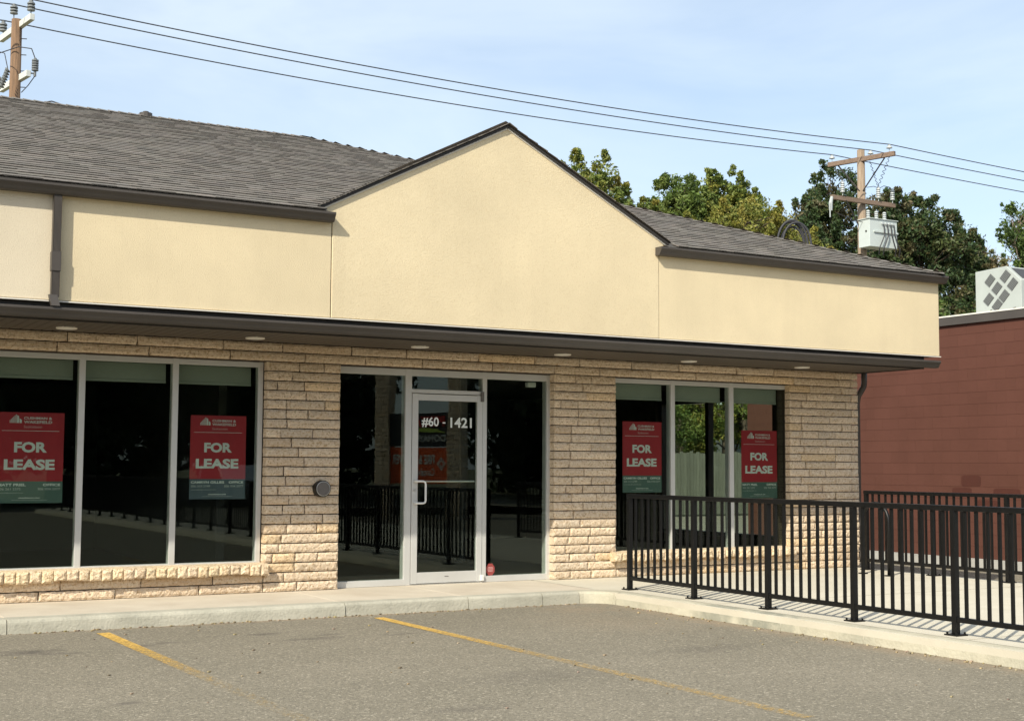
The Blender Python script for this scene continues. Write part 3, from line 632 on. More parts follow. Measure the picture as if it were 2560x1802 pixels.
# ------------------------------------------------------------------ posters inside the glass
def poster(x0, x1, z0, z1, who, phone, mail, label, blue=False):
    P = thing('for_lease_poster', label, 'poster', (0, 0, 0), 'red for lease posters behind the shop windows')
    P.location = ((x0+x1)/2, .145, z0); OFF[P.name] = Vector(P.location)
    W, H_ = x1-x0, z1-z0; X = lambda f: x0+f*W; Z = lambda f: z1-f*H_
    q = MB(); q.box(x0, x1, .1415, .1440, Z(.7605), z1); q.build('red_sheet', M['poster_red'], P)
    q = MB(); q.box(x0, x1, .1415, .1440, z0, Z(.7605)); q.build('contact_panel', M['poster_blue'] if blue else M['poster_green'], P)
    y = .1412
    q = MB(); letters(q, 'FOR', X(.25), X(.745), Z(.443), Z(.326), y, .042); letters(q, 'LEASE', X(.105), X(.87), Z(.635), Z(.518), y, .042); q.build('headline', M['ink'], P)
    q = MB(); letters(q, 'CUSHMAN &', X(.385), X(.81), Z(.077), Z(.048), y, .02); letters(q, 'WAKEFIELD', X(.385), X(.812), Z(.121), Z(.090), y, .02)
    q.box(X(.06), X(.925), y-.0007, y, Z(.2055), Z(.2015)); 
    hs = [.045, .07, .085, .10, .115, .13]                       # the rising bars of the emblem
    for i_, f in enumerate((.172, .190, .208, .226, .244, .262)):
        tp = .118-(.030+.010*i_*1.25); q.add([(X(f), y-.0005, Z(.118)), (X(f+.010), y-.0005, Z(.118)), (X(f+.010), y-.0005, Z(tp-.003)), (X(f), y-.0005, Z(tp))], [(0, 1, 2, 3)])
    q.add([(X(.280), y-.0005, Z(.118)), (X(.310), y-.0005, Z(.118)), (X(.310), y-.0005, Z(.045)), (X(.280), y-.0005, Z(.030))], [(0, 1, 2, 3)])
    q.add([(X(.318), y-.0005, Z(.118)), (X(.352), y-.0005, Z(.118)), (X(.352), y-.0005, Z(.083)), (X(.318), y-.0005, Z(.066))], [(0, 1, 2, 3)])
    q.build('company_logo', M['ink'], P)
    q = MB(); letters(q, 'Saskatoon', X(.385), X(.66), Z(.172), Z(.142), y, .004); q.build('city_name', M['ink_pink'], P)
    q = MB(); wn_ = .44 if 'MATT' in who else .62
    letters(q, who, X(.025), X(wn_), Z(.813), Z(.784), y, .035); q.build('contact_name', M['ink'], P); q = MB(); letters(q, 'OFFICE', X(.70), X(.965), Z(.813), Z(.784), y, .035); q.build('office_heading', M['ink'], P)
    q = MB(); letters(q, 'cwsaskatoon.com', X(.335), X(.655), Z(.950), Z(.933), y, .02); q.build('web_address', M['ink'], P)
    q = MB(); letters(q, phone, X(.03), X(.365), Z(.858), Z(.832), y, .004); letters(q, '306 934 3377', X(.62), X(.965), Z(.858), Z(.832), y, .004)
    letters(q, mail, X(.03), X(.03+.0145*len(mail)), Z(.896), Z(.880), y, 0); q.box(X(.23), X(.77), y-.0006, y, Z(.9685), Z(.966)); q.build('small_print', M['ink_dim'], P)
A_ = ('MATT PRIEL', '306 261 2375', 'matt.priel@cwsaskatoon.com'); C_ = ('CAMRYN GILLIES', '306 313 2749', 'camryn.gillies@cwsaskatoon.com')
poster(2.352, 2.972, .942, 1.818, *A_, 'red for lease poster at the far left, green foot starting with MATT PRIEL')
poster(4.237, 4.832, .967, 1.831, *C_, 'red for lease poster with blue-grey foot in the pane beside the first stone pillar', blue=True)
poster(9.634, 10.222, 1.009, 1.880, *C_, 'red for lease poster in the left pane of the right-hand window, behind the railing end')
poster(11.498, 12.095, .925, 1.802, *A_, 'lower red for lease poster in the right pane of the right-hand window')
# octagonal alarm sticker
sk = thing('alarm_sticker', 'small red octagonal sticker low on the side glass right of the door', 'sticker', (7.778, .127, .14))
q = MB(); q.prism([(7.778+.060*math.cos(math.pi/8+i*math.pi/4), .14+.073*math.sin(math.pi/8+i*math.pi/4)) for i in range(8)], 'y', .1255, .1275); q.build('sticker_sheet', M['sticker'], sk)
q = MB(); 
for zz, ww in ((.165, .03), (.15, .036), (.135, .036), (.12, .03)): q.box(7.778-ww, 7.778+ww, .1245, .1254, zz-.003, zz+.003)
q.build('sticker_lines', M['ink_pink'], sk)

# ------------------------------------------------------------------ black railings and the bike rack
HR = 1.03
_pm = {}
def shared(key, fn):
    if key not in _pm:
        _pm[key] = fn()
    return _pm[key]
def post_mesh():
    q = MB(); q.box(-.024, .024, -.024, .024, .008, HR-.045); return q
def plate_mesh():
    q = MB(); q.box(-.065, .065, -.065, .065, 0.001, .011)
    for sx in (-1, 1):
        for sy in (-1, 1): q.disc((sx*.047, sy*.047), .009, .011, .028, 8, 'z')
    return q
def railing(x, ys_, label, group, limit=1000):
    r_ = thing('metal_railing', label, 'railing', (x, ys_[0], 0), group)
    ya, yb2 = ys_[0], ys_[-1]
    q = MB(); q.box(x-.026, x+.026, yb2-.03, ya+.03, HR-.045, HR); q.build('top_rail', M['black'], r_, bevel=.004)
    for y in ys_:
        p = post_mesh(); me = p
        o = p.build('post', M['black'], None, bevel=.003); o.parent = r_; o.location = (0, y-ya, 0)
        o2 = plate_mesh().build('base_plate', M['black'], None); o2.parent = o; 
    bal = None; cnt = 0; extra = MB()
    for y0, y1 in zip(ys_[:-1], ys_[1:]):
        q = MB(); q.box(x-.019, x+.019, y1+.024, y0-.024, .105, .145); q.build('bottom_rail', M['black'], r_, bevel=.003)
        for i in range(1, 10):
            y = y0+(y1-y0)*i/10; cnt += 1
            if cnt > limit: extra.box(x-.0115, x+.0115, y-.0115, y+.0115, .145, HR-.045); continue
            if bal is None:
                q = MB(); q.box(-.0115, .0115, -.0115, .0115, .145, HR-.045); bal = q.build('baluster', M['black'], None); o = bal
            else: o = bal.copy(); COL.objects.link(o)
            o.parent = r_; o.location = (0, y-ya, 0)
    if extra.v: tag(extra.build('baluster', M['black'], r_), kind='stuff')
    return r_
railing(8.628, [-1.445-1.128*i for i in range(24)], 'near black metal railing along the kerb from the doorway towards the viewer', 'black railings round the concrete slab', 90)
railing(13.13, [-.42-1.135*i for i in range(8)], 'far black metal railing in front of the red block wall', 'black railings round the concrete slab')
rk = thing('bike_rack', 'black arched bike rack on the slab at the building corner behind the near railing', 'bike rack', (12.58, -1.13, 0))
q = MB(); pts = [(12.58, -.905, .01), (12.58, -.905, .66)]+[(12.58, -1.129+.224*math.cos(t), .66+.224*math.sin(t)) for t in np.linspace(.25, math.pi-.25, 9)]+[(12.58, -1.353, .66), (12.58, -1.353, .01)]
q.tube(pts, .024, 12); q.build('hoop', M['black'], rk, smooth=True)
for yy in (-.905, -1.353):
    q = MB(); q.disc((12.58, yy), .06, .001, .012, 20, 'z'); q.build('base_plate', M['black'], rk)

# ------------------------------------------------------------------ red block building on the right
RB = thing('red_block_building', 'dark red painted concrete block building beyond the far railing', 'building', (18.5, 2, -.4))
XR = 18.5; rb = MB(); rr_ = random.Random(3); zc = -.18; c_i = 0
rb.box(XR+.004, XR+11, -5.0, 8.4, -.45, 3.84, (1.05, 1.02, 1.02))
while zc < 3.80:
    z1 = min(zc+.2, 3.84); y = 8.4 - (.2 if c_i % 2 else 0); first = True
    yy = 8.4
    while yy > -4.99:
        y2 = max(-5.0, yy-(.4 if not (first and c_i % 2) else .2)); first = False; t_ = rr_.uniform(.965, 1.035)
        rb.box(XR, XR+.05, y2+.001, yy-.001, zc+.0017, z1-.0017, (t_, t_, t_)); yy = y2
    zc += .2; c_i += 1
rb.build('wall', M['red'], RB)
q = MB(); q.box(XR-.03, XR+.01, -5, 8.4, -.50, -.20); q.box(XR-.03, XR+.05, -5, 8.4, -.20, -.185); q.build('plinth', M['plinth'], RB, bevel=.006)
q = MB(); q.box(XR-.05, XR+.10, -5.05, 8.45, 3.80, 3.94); q.build('roof_edge', M['trim'], RB)
q = MB(); q.box(XR-.06, XR+.12, -5.06, 8.46, 3.941, 3.965); q.build('roof_flashing', M['flash'], RB)
q = MB(); q.box(XR+.10, XR+11, -5, 8.4, 3.842, 3.86); q.build('roof', M['plinth'], RB)
# patches of fresher, darker red paint
q = MB()
for (ya, yb2, za, zb) in ((2.36, 2.78, 1.02, 1.21), (2.56, 2.98, .86, 1.0), (1.55, 2.1, .86, 1.0), (2.0, 2.5, .68, .80)):
    w2, h2, cy_, cz_ = (yb2-ya)/2, (zb-za)/2, (ya+yb2)/2, (za+zb)/2
    q.prism([(cy_+w2*(abs(math.cos(t))**.35)*(1 if math.cos(t) > 0 else -1), cz_+h2*(abs(math.sin(t))**.35)*(1 if math.sin(t) > 0 else -1)) for t in np.linspace(0, 2*math.pi, 24, endpoint=False)], 'x', XR-.003, XR+.002)
q.build('paint_patch', mat('fresh_red_paint', (.062, .014, .006), .8, var=.1), RB)
q = MB(); q.box(XR-.03, XR, 4.47, 4.53, .12, .30); q.build('wall_outlet', M['plinth'], RB)
# rooftop unit
AC = thing('rooftop_air_conditioner', 'pale grey air conditioning unit with diamond louvres on the red building roof', 'air conditioner', (20.3, 3, 3.86))
xa = 20.3
q = MB(); prof = [(1.2, 3.95), (3.96, 3.95), (3.96, 5.0), (3.25, 5.03), (2.92, 4.73), (1.2, 4.70)]
prof = [(2.92, 3.95), (3.96, 3.95), (3.96, 4.99), (3.25, 5.02), (2.92, 4.73)]
q.prism(prof, 'x', xa, xa+1.9); q.build('casing', M['hvac'], AC, bevel=.01)
q = MB(); q.box(xa-.03, xa+1.95, 2.88, 4.0, 3.862, 3.95); q.build('kerb_frame', M['hvac'], AC)
def diamond(cy_, cz_):
    e1 = Vector((0, .076, -.076)); e2 = Vector((0, -.058, -.055))  # half-edges of the slanted panel
    c = Vector((xa-.004, cy_, cz_)); q = MB(); q.obox(c, (.003, 0, 0), e1*.95, e2*.95); o = q.build('louvre', M['louvre'], AC)
    q = MB()
    for k_ in range(-4, 5): q.obox(c+e1*(k_/4.6)+Vector((-.006, 0, 0)), (.004, 0, 0), e2*.93, e1*.034)
    q.build('slats', M['slat'], o)
us = Vector((0, .27, .0)); 
for cy_, cz_ in ((3.616, 4.792), (3.266, 4.829), (3.462, 4.632), (3.107, 4.670), (3.655, 4.445), (3.301, 4.473), (3.462, 4.315), (3.62, 4.13)):
    diamond(cy_, cz_)
q = MB()
ed = Vector((0, -.33, -.29)).normalized(); nn = Vector((0, -.29, .33)).normalized()
for x0 in (xa+.08, xa+.70, xa+1.32):
    q.obox(Vector((x0+.26, 3.085, 4.875))+nn*.006, (.25, 0, 0), ed*.16, nn*.004)
q.build('louvre', M['louvre'], AC)
q = MB(); q.tube([(xa-.03, 3.12, 4.02), (xa-.03, 3.14, 4.14), (xa-.03, 3.10, 4.20), (xa-.01, 3.04, 4.22)], .028, 10); q.build('drain_elbow', M['trim_dark'], AC, smooth=True)
q = MB(); q.tube([(xa-.04, 3.2, 4.0), (xa-.05, 3.5, 4.06), (xa-.04, 3.75, 4.12)], .012, 6); q.tube([(xa-.05, 3.3, 3.97), (xa-.06, 3.55, 4.03), (xa-.05, 3.78, 4.11)], .010, 6); q.build('refrigerant_line', M['flash'], AC)

# ------------------------------------------------------------------ power poles, wires, cable coil
def insulator(parent, p, r=.075, h_=.16, m='porcelain', name='insulator', n_=3):
    q = MB(); x, y, z = p; q.tube([(x, y, z-.12), (x, y, z+.02)], .014, 6)
    for k_ in range(n_): 
        zz = z+h_*k_/n_; q.tube([(x, y, zz), (x, y, zz+h_/n_*.45), (x, y, zz+h_/n_*.95)], [r, r*.92, r*.45], 12)
    q.tube([(x, y, z+h_*.9), (x, y, z+h_+.03)], r*.5, 8)
    return q.build(name, M[m], parent, smooth=False)
P1 = thing('utility_pole', 'tall brown utility pole with pale crossarms rising behind the left roof', 'utility pole', (6.23, 22.3, -.4), 'utility poles along the rear lane')
q = MB(); q.tube([(6.27, 22.3, -.45), (6.23, 22.3, 12.62)], [.185, .130], 16); q.build('pole', M['wood_brown'], P1, smooth=True)
def arm(parent, a_, b_, w_, h_, m, name='crossarm'):
    a_, b_ = Vector(a_), Vector(b_); t_ = (b_-a_)/2; s_ = t_.cross(Vector((0, 0, 1))).normalized()*w_/2
    q = MB(); q.obox((a_+b_)/2, t_, s_, Vector((0, 0, h_/2))); return q.build(name, m, parent, bevel=.008)
arm(P1, (6.44, 21.40, 12.48), (6.10, 23.75, 12.48), .12, .16, M['fibre']); arm(P1, (6.44, 21.66, 11.10), (6.12, 23.6, 11.10), .12, .16, M['fibre'])
insulator(P1, (6.42, 21.50, 12.66), .10, .24, 'grey_ins'); insulator(P1, (6.16, 22.35, 12.78), .10, .22, 'grey_ins'); insulator(P1, (6.12, 23.6, 12.66), .10, .24, 'grey_ins')
for (yy, zz) in ((21.9, 10.95), (22.3, 10.85), (22.8, 10.95)):
    q = MB(); 
    for k_ in range(4): q.tube([(5.98-.02*k_, yy, zz+.22-.07*k_), (5.95-.02*k_, yy, zz+.19-.07*k_)], [.085, .05], 10)
    q.build('fuse_cutout', M['grey_ins'], P1)
q = MB()
for k_ in range(5): q.tube([(6.60, 21.7, 11.20+.06*k_), (6.60, 21.7, 11.235+.06*k_)], [.085, .085], 12)
q.tube([(6.60, 21.7, 11.05), (6.60, 21.7, 11.52)], .035, 8); q.tube([(6.45, 21.7, 11.12), (6.60, 21.7, 11.12)], .02, 6); q.build('surge_arrester', M['grey_ins'], P1)
q = MB()
for i_, zz in enumerate(np.arange(9.6, 12.6, .42)): q.tube([(6.33, 22.22, zz), (6.47, 22.20, zz+.01)], .012, 5)
q.build('climbing_step', M['trim_dark'], P1)
q = MB(); q.tube([(6.60, 21.7, 11.50), (6.50, 21.7, 11.75), (6.25, 22.05, 11.85), (5.9, 22.3, 11.72), (5.6, 22.5, 11.62)], .014, 5)
q.tube([(6.60, 21.7, 11.06), (6.48, 21.9, 10.85), (6.36, 22.1, 10.7)], .012, 5)
q.tube([(6.38, 22.2, 10.42), (6.7, 22.0, 10.44), (7.05, 21.8, 10.50), (7.35, 21.6, 10.38), (7.45, 21.5, 10.1), (7.46, 21.5, 9.6)], .018, 5)
q.tube([(6.38, 22.2, 10.1), (6.7, 22.0, 10.22), (6.95, 21.8, 10.22), (7.1, 21.7, 10.1)], .018, 5)
q.tube([(5.98, 21.9, 11.2), (5.9, 21.95, 11.6), (5.75, 22.2, 11.7)], .012, 5); q.build('jumper_wire', M['wire'], P1)
P2 = thing('utility_pole', 'weathered utility pole with wooden crossarms and white transformer box beyond the right roof', 'utility pole', (35.48, 22.3, -.4), 'utility poles along the rear lane')
q = MB(); q.tube([(35.5, 22.3, -.45), (35.48, 22.3, 12.80)], [.21, .135], 16); q.build('pole', M['wood'], P2, smooth=True)
arm(P2, (35.76, 20.92, 12.44), (35.08, 23.55, 12.44), .12, .17, M['wood_dark']); arm(P2, (33.82, 22.08, 10.87), (36.9, 22.08, 10.87), .12, .16, M['wood_dark'])
q = MB(); q.tube([(35.70, 21.35, 12.36), (35.44, 22.18, 11.27)], .028, 6); q.tube([(35.24, 23.2, 12.36), (35.36, 22.25, 11.27)], .028, 6); q.build('brace', M['trim_dark'], P2)
q = MB(); q.tube([(34.45, 22.0, 10.80), (35.36, 22.14, 9.72)], .025, 6); q.build('brace', M['trim_dark'], P2)
for p in ((35.70, 21.12, 12.66), (35.66, 22.0, 12.62), (35.12, 23.40, 12.66)): insulator(P2, p, .11, .09, n_=1)
for p in ((34.28, 22.0, 11.08), (36.02, 22.0, 11.05), (36.72, 22.0, 11.05)): insulator(P2, p, .085, .38, n_=5, name='fuse_cutout')
q = MB(); q.tube([(33.72, 21.95, 10.85), (33.66, 21.95, 10.62), (33.66, 21.95, 10.35)], [.05, .07, .06], 8); q.tube([(33.58, 21.9, 10.6), (33.58, 21.9, 10.1)], .022, 6); q.build('fuse_cutout', M['porcelain'], P2)
bx = MB(); bx.box(35.12, 36.46, 21.55, 22.10, 9.16, 10.15); bx.box(35.08, 36.50, 21.51, 22.12, 10.15, 10.18); tb = bx.build('transformer_box', M['box_paint'], P2, bevel=.012)
q = MB(); q.box(35.30, 36.47, 21.50, 21.56, 9.68, 9.74); q.build('box_rail', M['box_paint'], tb)
q = MB()
for xx in (35.72, 35.90, 36.07, 36.22): q.tube([(xx, 21.48, 10.02), (xx, 21.56, 10.02)], .05, 8)
q.build('bushing', M['porcelain'], tb)
for xx in (35.35, 35.75, 36.15):
    q = MB(); 
    for k_ in range(5): q.tube([(xx, 21.85, 10.18+.07*k_), (xx, 21.85, 10.235+.07*k_)], [.075, .05], 10)
    q.build('bushing', M['porcelain'], tb)
q = MB(); q.disc((21.72, 9.72), .035, 35.10, 35.125, 12, 'x'); q.build('port', M['trim_dark'], tb)
q = MB()
for xx, x2 in ((35.72, 35.50), (35.90, 35.72), (36.07, 36.30), (36.22, 36.50)): q.tube([(xx, 21.46, 9.99), (xx+.02, 21.44, 9.6), ((xx+x2)/2, 21.44, 9.35), (x2, 21.46, 9.12), (x2+.1, 21.6, 8.9)], .022, 6)
q.build('lead_wire', M['wire'], tb)
def coil(a_, b_, r_, n_, mb, rad):
    a_, b_ = Vector(a_), Vector(b_); N_ = n_*8; pts = []
    for i_ in range(N_+1):
        t_ = i_/N_; w_ = math.sin(math.pi*t_)**.4 if 0 < t_ < 1 else 0
        pts.append(a_.lerp(b_, t_)+Vector((math.cos(i_*math.pi/4), .2*math.sin(i_*math.pi/4), 0))*r_*w_)
    mb.tube(pts, rad, 5)
q = MB(); coil((35.70, 21.12, 12.35), (36.02, 22.0, 11.48), .07, 7, q, .011); coil((35.62, 22.0, 12.35), (36.0, 22.0, 11.48), .05, 7, q, .011); coil((35.12, 23.3, 12.35), (34.28, 22.0, 11.48), .06, 8, q, .011)
q.tube([(36.05, 22.0, 11.40), (36.3, 22.0, 11.52), (36.6, 22.0, 11.50), (36.72, 22.0, 11.38)], .012, 5); q.tube([(36.0, 22.0, 11.42), (35.8, 22.0, 11.45), (35.55, 22.1, 11.40)], .012, 5)
q.tube([(34.0, 22.0, 10.3), (34.6, 21.9, 10.12), (35.3, 21.9, 10.05), (35.6, 21.85, 9.95)], .012, 5); q.build('jumper_wire', M['wire'], P2)
def wire(a_, b_, sag, rad=.016, n_=40):
    a_, b_ = Vector(a_), Vector(b_); return [a_.lerp(b_, t_)-Vector((0, 0, 4*sag*t_*(1-t_))) for t_ in np.linspace(0, 1, n_)]
ends1 = [(6.42, 21.50, 12.95), (6.16, 22.35, 13.02), (6.12, 23.6, 12.95)]; ends2 = [(35.70, 21.12, 12.80), (35.66, 22.0, 12.76), (35.12, 23.40, 12.80)]
wl = ['overhead wire on the near crossarm ends, topmost of the three', 'overhead wire through the pole top insulators, middle of the three', 'overhead wire on the far crossarm ends, lowest of the three']
for a_, b_, lb in zip(ends1, ends2, wl):
    q = MB(); q.tube(wire(a_, b_, .34), .017, 6); q.tube(wire(b_, (b_[0]+34, b_[1]-5.5, 10.9), .3), .017, 6); q.tube(wire((a_[0]-30, a_[1]+1, 13.3), a_, .3), .017, 6)
    tag(q.build('overhead_wire', M['wire']), lb, 'wire', 'overhead wires between the poles')
# loops of spare cable standing behind the right roof hip
cl = thing('cable_coil', 'loops of thick black cable standing up behind the right roof hip', 'cable', (12.5, .25, 4.2))
q = MB()
for (dx, top, w_, lean) in ((0, 4.66, .19, .0), (.03, 4.58, .155, .04), (.05, 4.63, .18, -.03), (.02, 4.645, .175, .05)):
    q.tube([(12.50+dx+w_*math.cos(t)*(1+.12*math.sin(t)), .25-.5*w_*math.cos(t)+lean, 4.12+(top-4.12)*max(0, math.sin(t))**.7) for t in np.linspace(0, math.pi, 22)], .016, 8)
q.build('cable_loops', M['wire'], cl, smooth=True)

# ------------------------------------------------------------------ trees
def leaves(rg, centers, radii, n, size, pal, up=.2, flat=1.0):
    """many small bent leaves round cluster centres -> vertex array, face count, colours"""
    ci = rg.integers(0, len(centers), n); c = centers[ci]; r = radii[ci][:, None]
    d = rg.normal(size=(n, 3)); d /= np.linalg.norm(d, axis=1)[:, None]; rad = rg.random(n)[:, None]**.45
    p = c + d*rad*r*np.array([1, 1, .85])
    a = rg.normal(size=(n, 3)); a[:, 2] -= .35; a /= np.linalg.norm(a, axis=1)[:, None]
    b = np.cross(a, rg.normal(size=(n, 3))); b /= np.linalg.norm(b, axis=1)[:, None]; nn_ = np.cross(a, b)
    s = size*rg.uniform(.6, 1.35, n)[:, None]
    v = np.stack([p-a*s, p+b*s*.42+nn_*s*.12, p+a*s, p-b*s*.42+nn_*s*.12], 1).reshape(-1, 3)
    pal = np.array(pal); cl_ = pal[rg.integers(0, len(pal), len(centers))][ci]
    k_ = rg.uniform(.7, 1.3, n)[:, None]; own = pal[rg.integers(0, len(pal), n)]; col = (cl_*.6+own*.4)*k_
    return v, col
def leaf_obj(name, v, col, m_, parent):
    n = len(v)//4; me = bpy.data.meshes.new(name); me.vertices.add(4*n); me.vertices.foreach_set('co', (v-np.array(OFF[parent.name])).astype(np.float32).ravel())
    me.loops.add(4*n); me.loops.foreach_set('vertex_index', np.arange(4*n, dtype=np.int32)); me.polygons.add(n); me.polygons.foreach_set('loop_start', np.arange(0, 4*n, 4, dtype=np.int32))
    me.materials.append(m_); me.update(calc_edges=True)
    at = me.attributes.new('Col', 'FLOAT_COLOR', 'FACE'); at.data.foreach_set('color', np.concatenate([col, np.ones((n, 1))], 1).astype(np.float32).ravel())
    o = bpy.data.objects.new(name, me); COL.objects.link(o); o.parent = parent; OFF[o.name] = OFF[parent.name]; return o
LM = leafmat('leaf', (1, 1, 1))
GRN = [(.115, .175, .036), (.150, .210, .048), (.080, .125, .028), (.20, .24, .06)]
YEL = [(.27, .25, .045), (.21, .23, .045), (.32, .27, .06), (.15, .18, .04)]
DRK = [(.050, .090, .032), (.068, .112, .038), (.036, .066, .024), (.105, .130, .044), (.14, .11, .055)]
BRN = [(.24, .19, .10), (.17, .17, .06), (.28, .23, .14), (.12, .14, .05)]
def tree(label, x, y, lobes, n, pal, size=.12, group='trees beyond the rear lane', trunk=.22, seed=1, ncl=60, clr=.40, bare=0, name='tree'):
    """lobes: (dx, dy, z, rx, rz)"""
    rg = np.random.default_rng(seed); T = thing(name, label, 'tree', (x, y, -.4), group)
    wd = MB(); zl = min(l_[2]-l_[4]*.4 for l_ in lobes)
    wd.tube([(x, y, -.45), (x+.1, y, zl*.5), (x, y, zl)], [trunk, trunk*.8, trunk*.6], 10)
    C_l, Rl = [], []
    for (dx, dy, z, rx, rz) in lobes:
        top = Vector((x+dx, y+dy, z+rz*.55)); mid = Vector((x+dx*.45, y+dy*.45, (zl+z)/2))
        wd.tube([(x, y, zl*.85), mid, Vector((x+dx, y+dy, z-rz*.2)), top], [trunk*.5, trunk*.34, trunk*.18, .015], 7)
        for k_ in range(ncl):
            d = rg.normal(size=3); d /= np.linalg.norm(d); q_ = rg.random()**.5*1.08
            tuft = size < .2 and rg.random() < .38
            if tuft: q_ = rg.uniform(.95, 1.22)
            c_ = np.array([x+dx+d[0]*rx*q_, y+dy+d[1]*rx*q_, z+d[2]*rz*q_]); C_l.append(c_); Rl.append(clr*rg.uniform(.3, .5) if tuft else clr*rg.uniform(.5, 1.15))
            if tuft: C_l.append(c_+np.array([rg.normal()*.1, 0, .22])); Rl.append(clr*.3)
            if k_ % 2 == 0: wd.tube([mid.lerp(top, rg.uniform(.2, .9)), Vector(c_)], [.035, .008], 4)
    for _ in range(bare):
        l_ = lobes[rg.integers(0, len(lobes))]; b0 = Vector((x+l_[0], y+l_[1], l_[2])); t_ = b0+Vector((rg.normal()*.7, rg.normal()*.4, l_[4]*rg.uniform(.7, 1.5)))
        m1 = b0.lerp(t_, .5)+Vector((rg.normal()*.12, 0, 0)); wd.tube([b0, m1, t_], [.03, .018, .006], 4)
        for q_ in range(5):
            s_ = m1.lerp(t_, rg.uniform(-.6, .9)); wd.tube([s_, s_+Vector((rg.normal()*.3, rg.normal()*.2, rg.uniform(.15, .6)))], [.010, .004], 3)
    wd.build('trunk', M['bark'] if not bare else M['twig'], T)
    v, col = leaves(rg, np.array(C_l), np.array(Rl), int(n*(1.8 if size < .2 else 1)), size*(.72 if size < .2 else 1), pal); leaf_obj('crown', v, col, LM, T)
    return T
tree('yellowish green tree showing behind the right slope of the gable', 27.6, 30, [(1.1, 0, 11.9, 1.15, 1.25), (2.3, .2, 10.9, 1.3, 1.15), (3.6, 0, 10.5, 1.3, .95), (4.3, 0, 10.3, .8, .8), (.0, 0, 10.8, 1.6, 1.6), (3.0, 0, 9.3, 1.7, 1.4)], 26000, GRN+YEL, seed=3, clr=.48)
tree('narrow bright green tree top just right of the gable foot', 33.0, 30, [(0, 0, 11.8, .95, 1.15), (-.3, 0, 10.6, 1.3, 1.4), (.6, .2, 10.6, 1.1, 1.3)], 13000, GRN, seed=4, clr=.42)
tree('twin topped green tree behind the yellow foliage', 35.9, 30.6, [(-.75, 0, 12.0, .7, 1.25), (.4, 0, 12.2, .75, 1.2), (1.5, 0, 11.7, .9, 1.0), (.2, 0, 10.6, 2.1, 1.4)], 17000, GRN+YEL[:2], seed=5, clr=.42)
tree('olive yellow bushy tree behind the right roof slope', 34.6, 27.8, [(0, 0, 10.5, 1.6, 1.05), (1.7, 0, 9.9, 1.5, 1.1), (-1.5, 0, 9.8, 1.2, 1.1), (3.4, 0, 9.0, 1.3, 1.1)], 22000, YEL, seed=6, clr=.5, size=.10)
tree('tall dark green tree left of the weathered utility pole', 40.6, 29.8, [(.6, 0, 12.9, 1.0, 1.3), (-.9, 0, 11.4, 1.2, 1.0), (.7, 0, 11.2, 1.5, 1.5), (0, 0, 9.7, 2.2, 1.6), (1.7, .3, 9.6, 1.2, 1.3)], 21000, DRK, seed=7, clr=.45)
tree('broad dark green tree right of the transformer box', 46.6, 30.2, [(-1.2, 0, 12.3, 1.3, 1.2), (.4, 0, 11.9, 1.5, 1.3), (2.2, 0, 11.2, 1.3, 1.2), (-2.2, 0, 10.6, 1.3, 1.6), (.2, 0, 10.0, 2.6, 1.8), (0, 0, 8.0, 3.0, 2.0), (2.3, 0, 8.8, 2.2, 2.0)], 34000, DRK, seed=8, clr=.6, size=.14)
tree('thin half bare tree with pale brown leaves beside the rooftop unit', 51.0, 30.5, [(-.6, 0, 10.6, 1.0, .9), (.9, 0, 10.2, 1.0, .8), (1.6, 0, 9.6, .9, .8)], 5200, BRN, seed=9, clr=.5, bare=44, trunk=.12)
tree('green tree with open branches at the right edge above the rooftop unit', 54.6, 30.5, [(-.9, 0, 12.7, .8, 1.1), (.6, 0, 12.4, 1.2, 1.2), (-.6, 0, 11.0, .9, 1.0), (1.2, 0, 10.6, 1.6, 1.4), (0, 0, 9.0, 2.4, 1.4)], 8000, GRN[:3]+DRK[:3], seed=10, clr=.42, size=.13, bare=16)
tree('dark low tree filling in below the bare branches', 47.2, 27.0, [(0, 0, 7.6, 2.4, 1.6), (2.6, 0, 7.4, 2.0, 1.5), (-1.8, 0, 6.4, 2.0, 1.6), (1, 0, 5.0, 3.2, 2.0), (3.6, 0, 5.6, 2.2, 1.8)], 26000, DRK+GRN[:1], seed=12, clr=.7, size=.14)
tree('dark tree hidden mostly by the rooftop unit', 52.4, 28.5, [(-1.0, 0, 8.0, 2.0, 1.4), (1.6, 0, 8.0, 2.0, 1.6), (0, 0, 6.2, 3.0, 1.8)], 14000, DRK+GRN[:1], seed=13, clr=.7, size=.14)

# rear lane fence, house, shrubs (seen through the right-hand window)
Fn = thing('board_fence', 'weathered grey green board fence seen through the right-hand window', 'fence', (31, 26, -.4))
q = MB(); rg_ = random.Random(2); x = 22.0
while x < 40: h_ = 1.86+rg_.uniform(-.04, .04); t_ = rg_.uniform(.8, 1.15); q.box(x, x+.135, 26.0, 26.02, -.38, h_, (t_, t_, t_)); x += .147
q.build('boards', M['fence'], Fn)
q = MB(); q.box(22, 40, 26.021, 26.06, .1, .19); q.box(22, 40, 26.021, 26.06, 1.4, 1.49); q.build('rails', M['fence'], Fn)
Hs = thing('neighbour_house', 'pale sided house with a low grey roof beyond the board fence', 'house', (34.5, 34, -.4))
q = MB(); q.box(31.5, 37.5, 31.5, 36, -.45, 2.9); q.build('wall', M['siding'], Hs)
q = MB(); q.prism([(31.1, 2.85), (34.5, 4.4), (37.9, 2.85), (37.9, 2.97), (34.5, 4.55), (31.1, 2.97)], 'y', 31.1, 36.4); q.build('roof', M['shingle'], Hs)
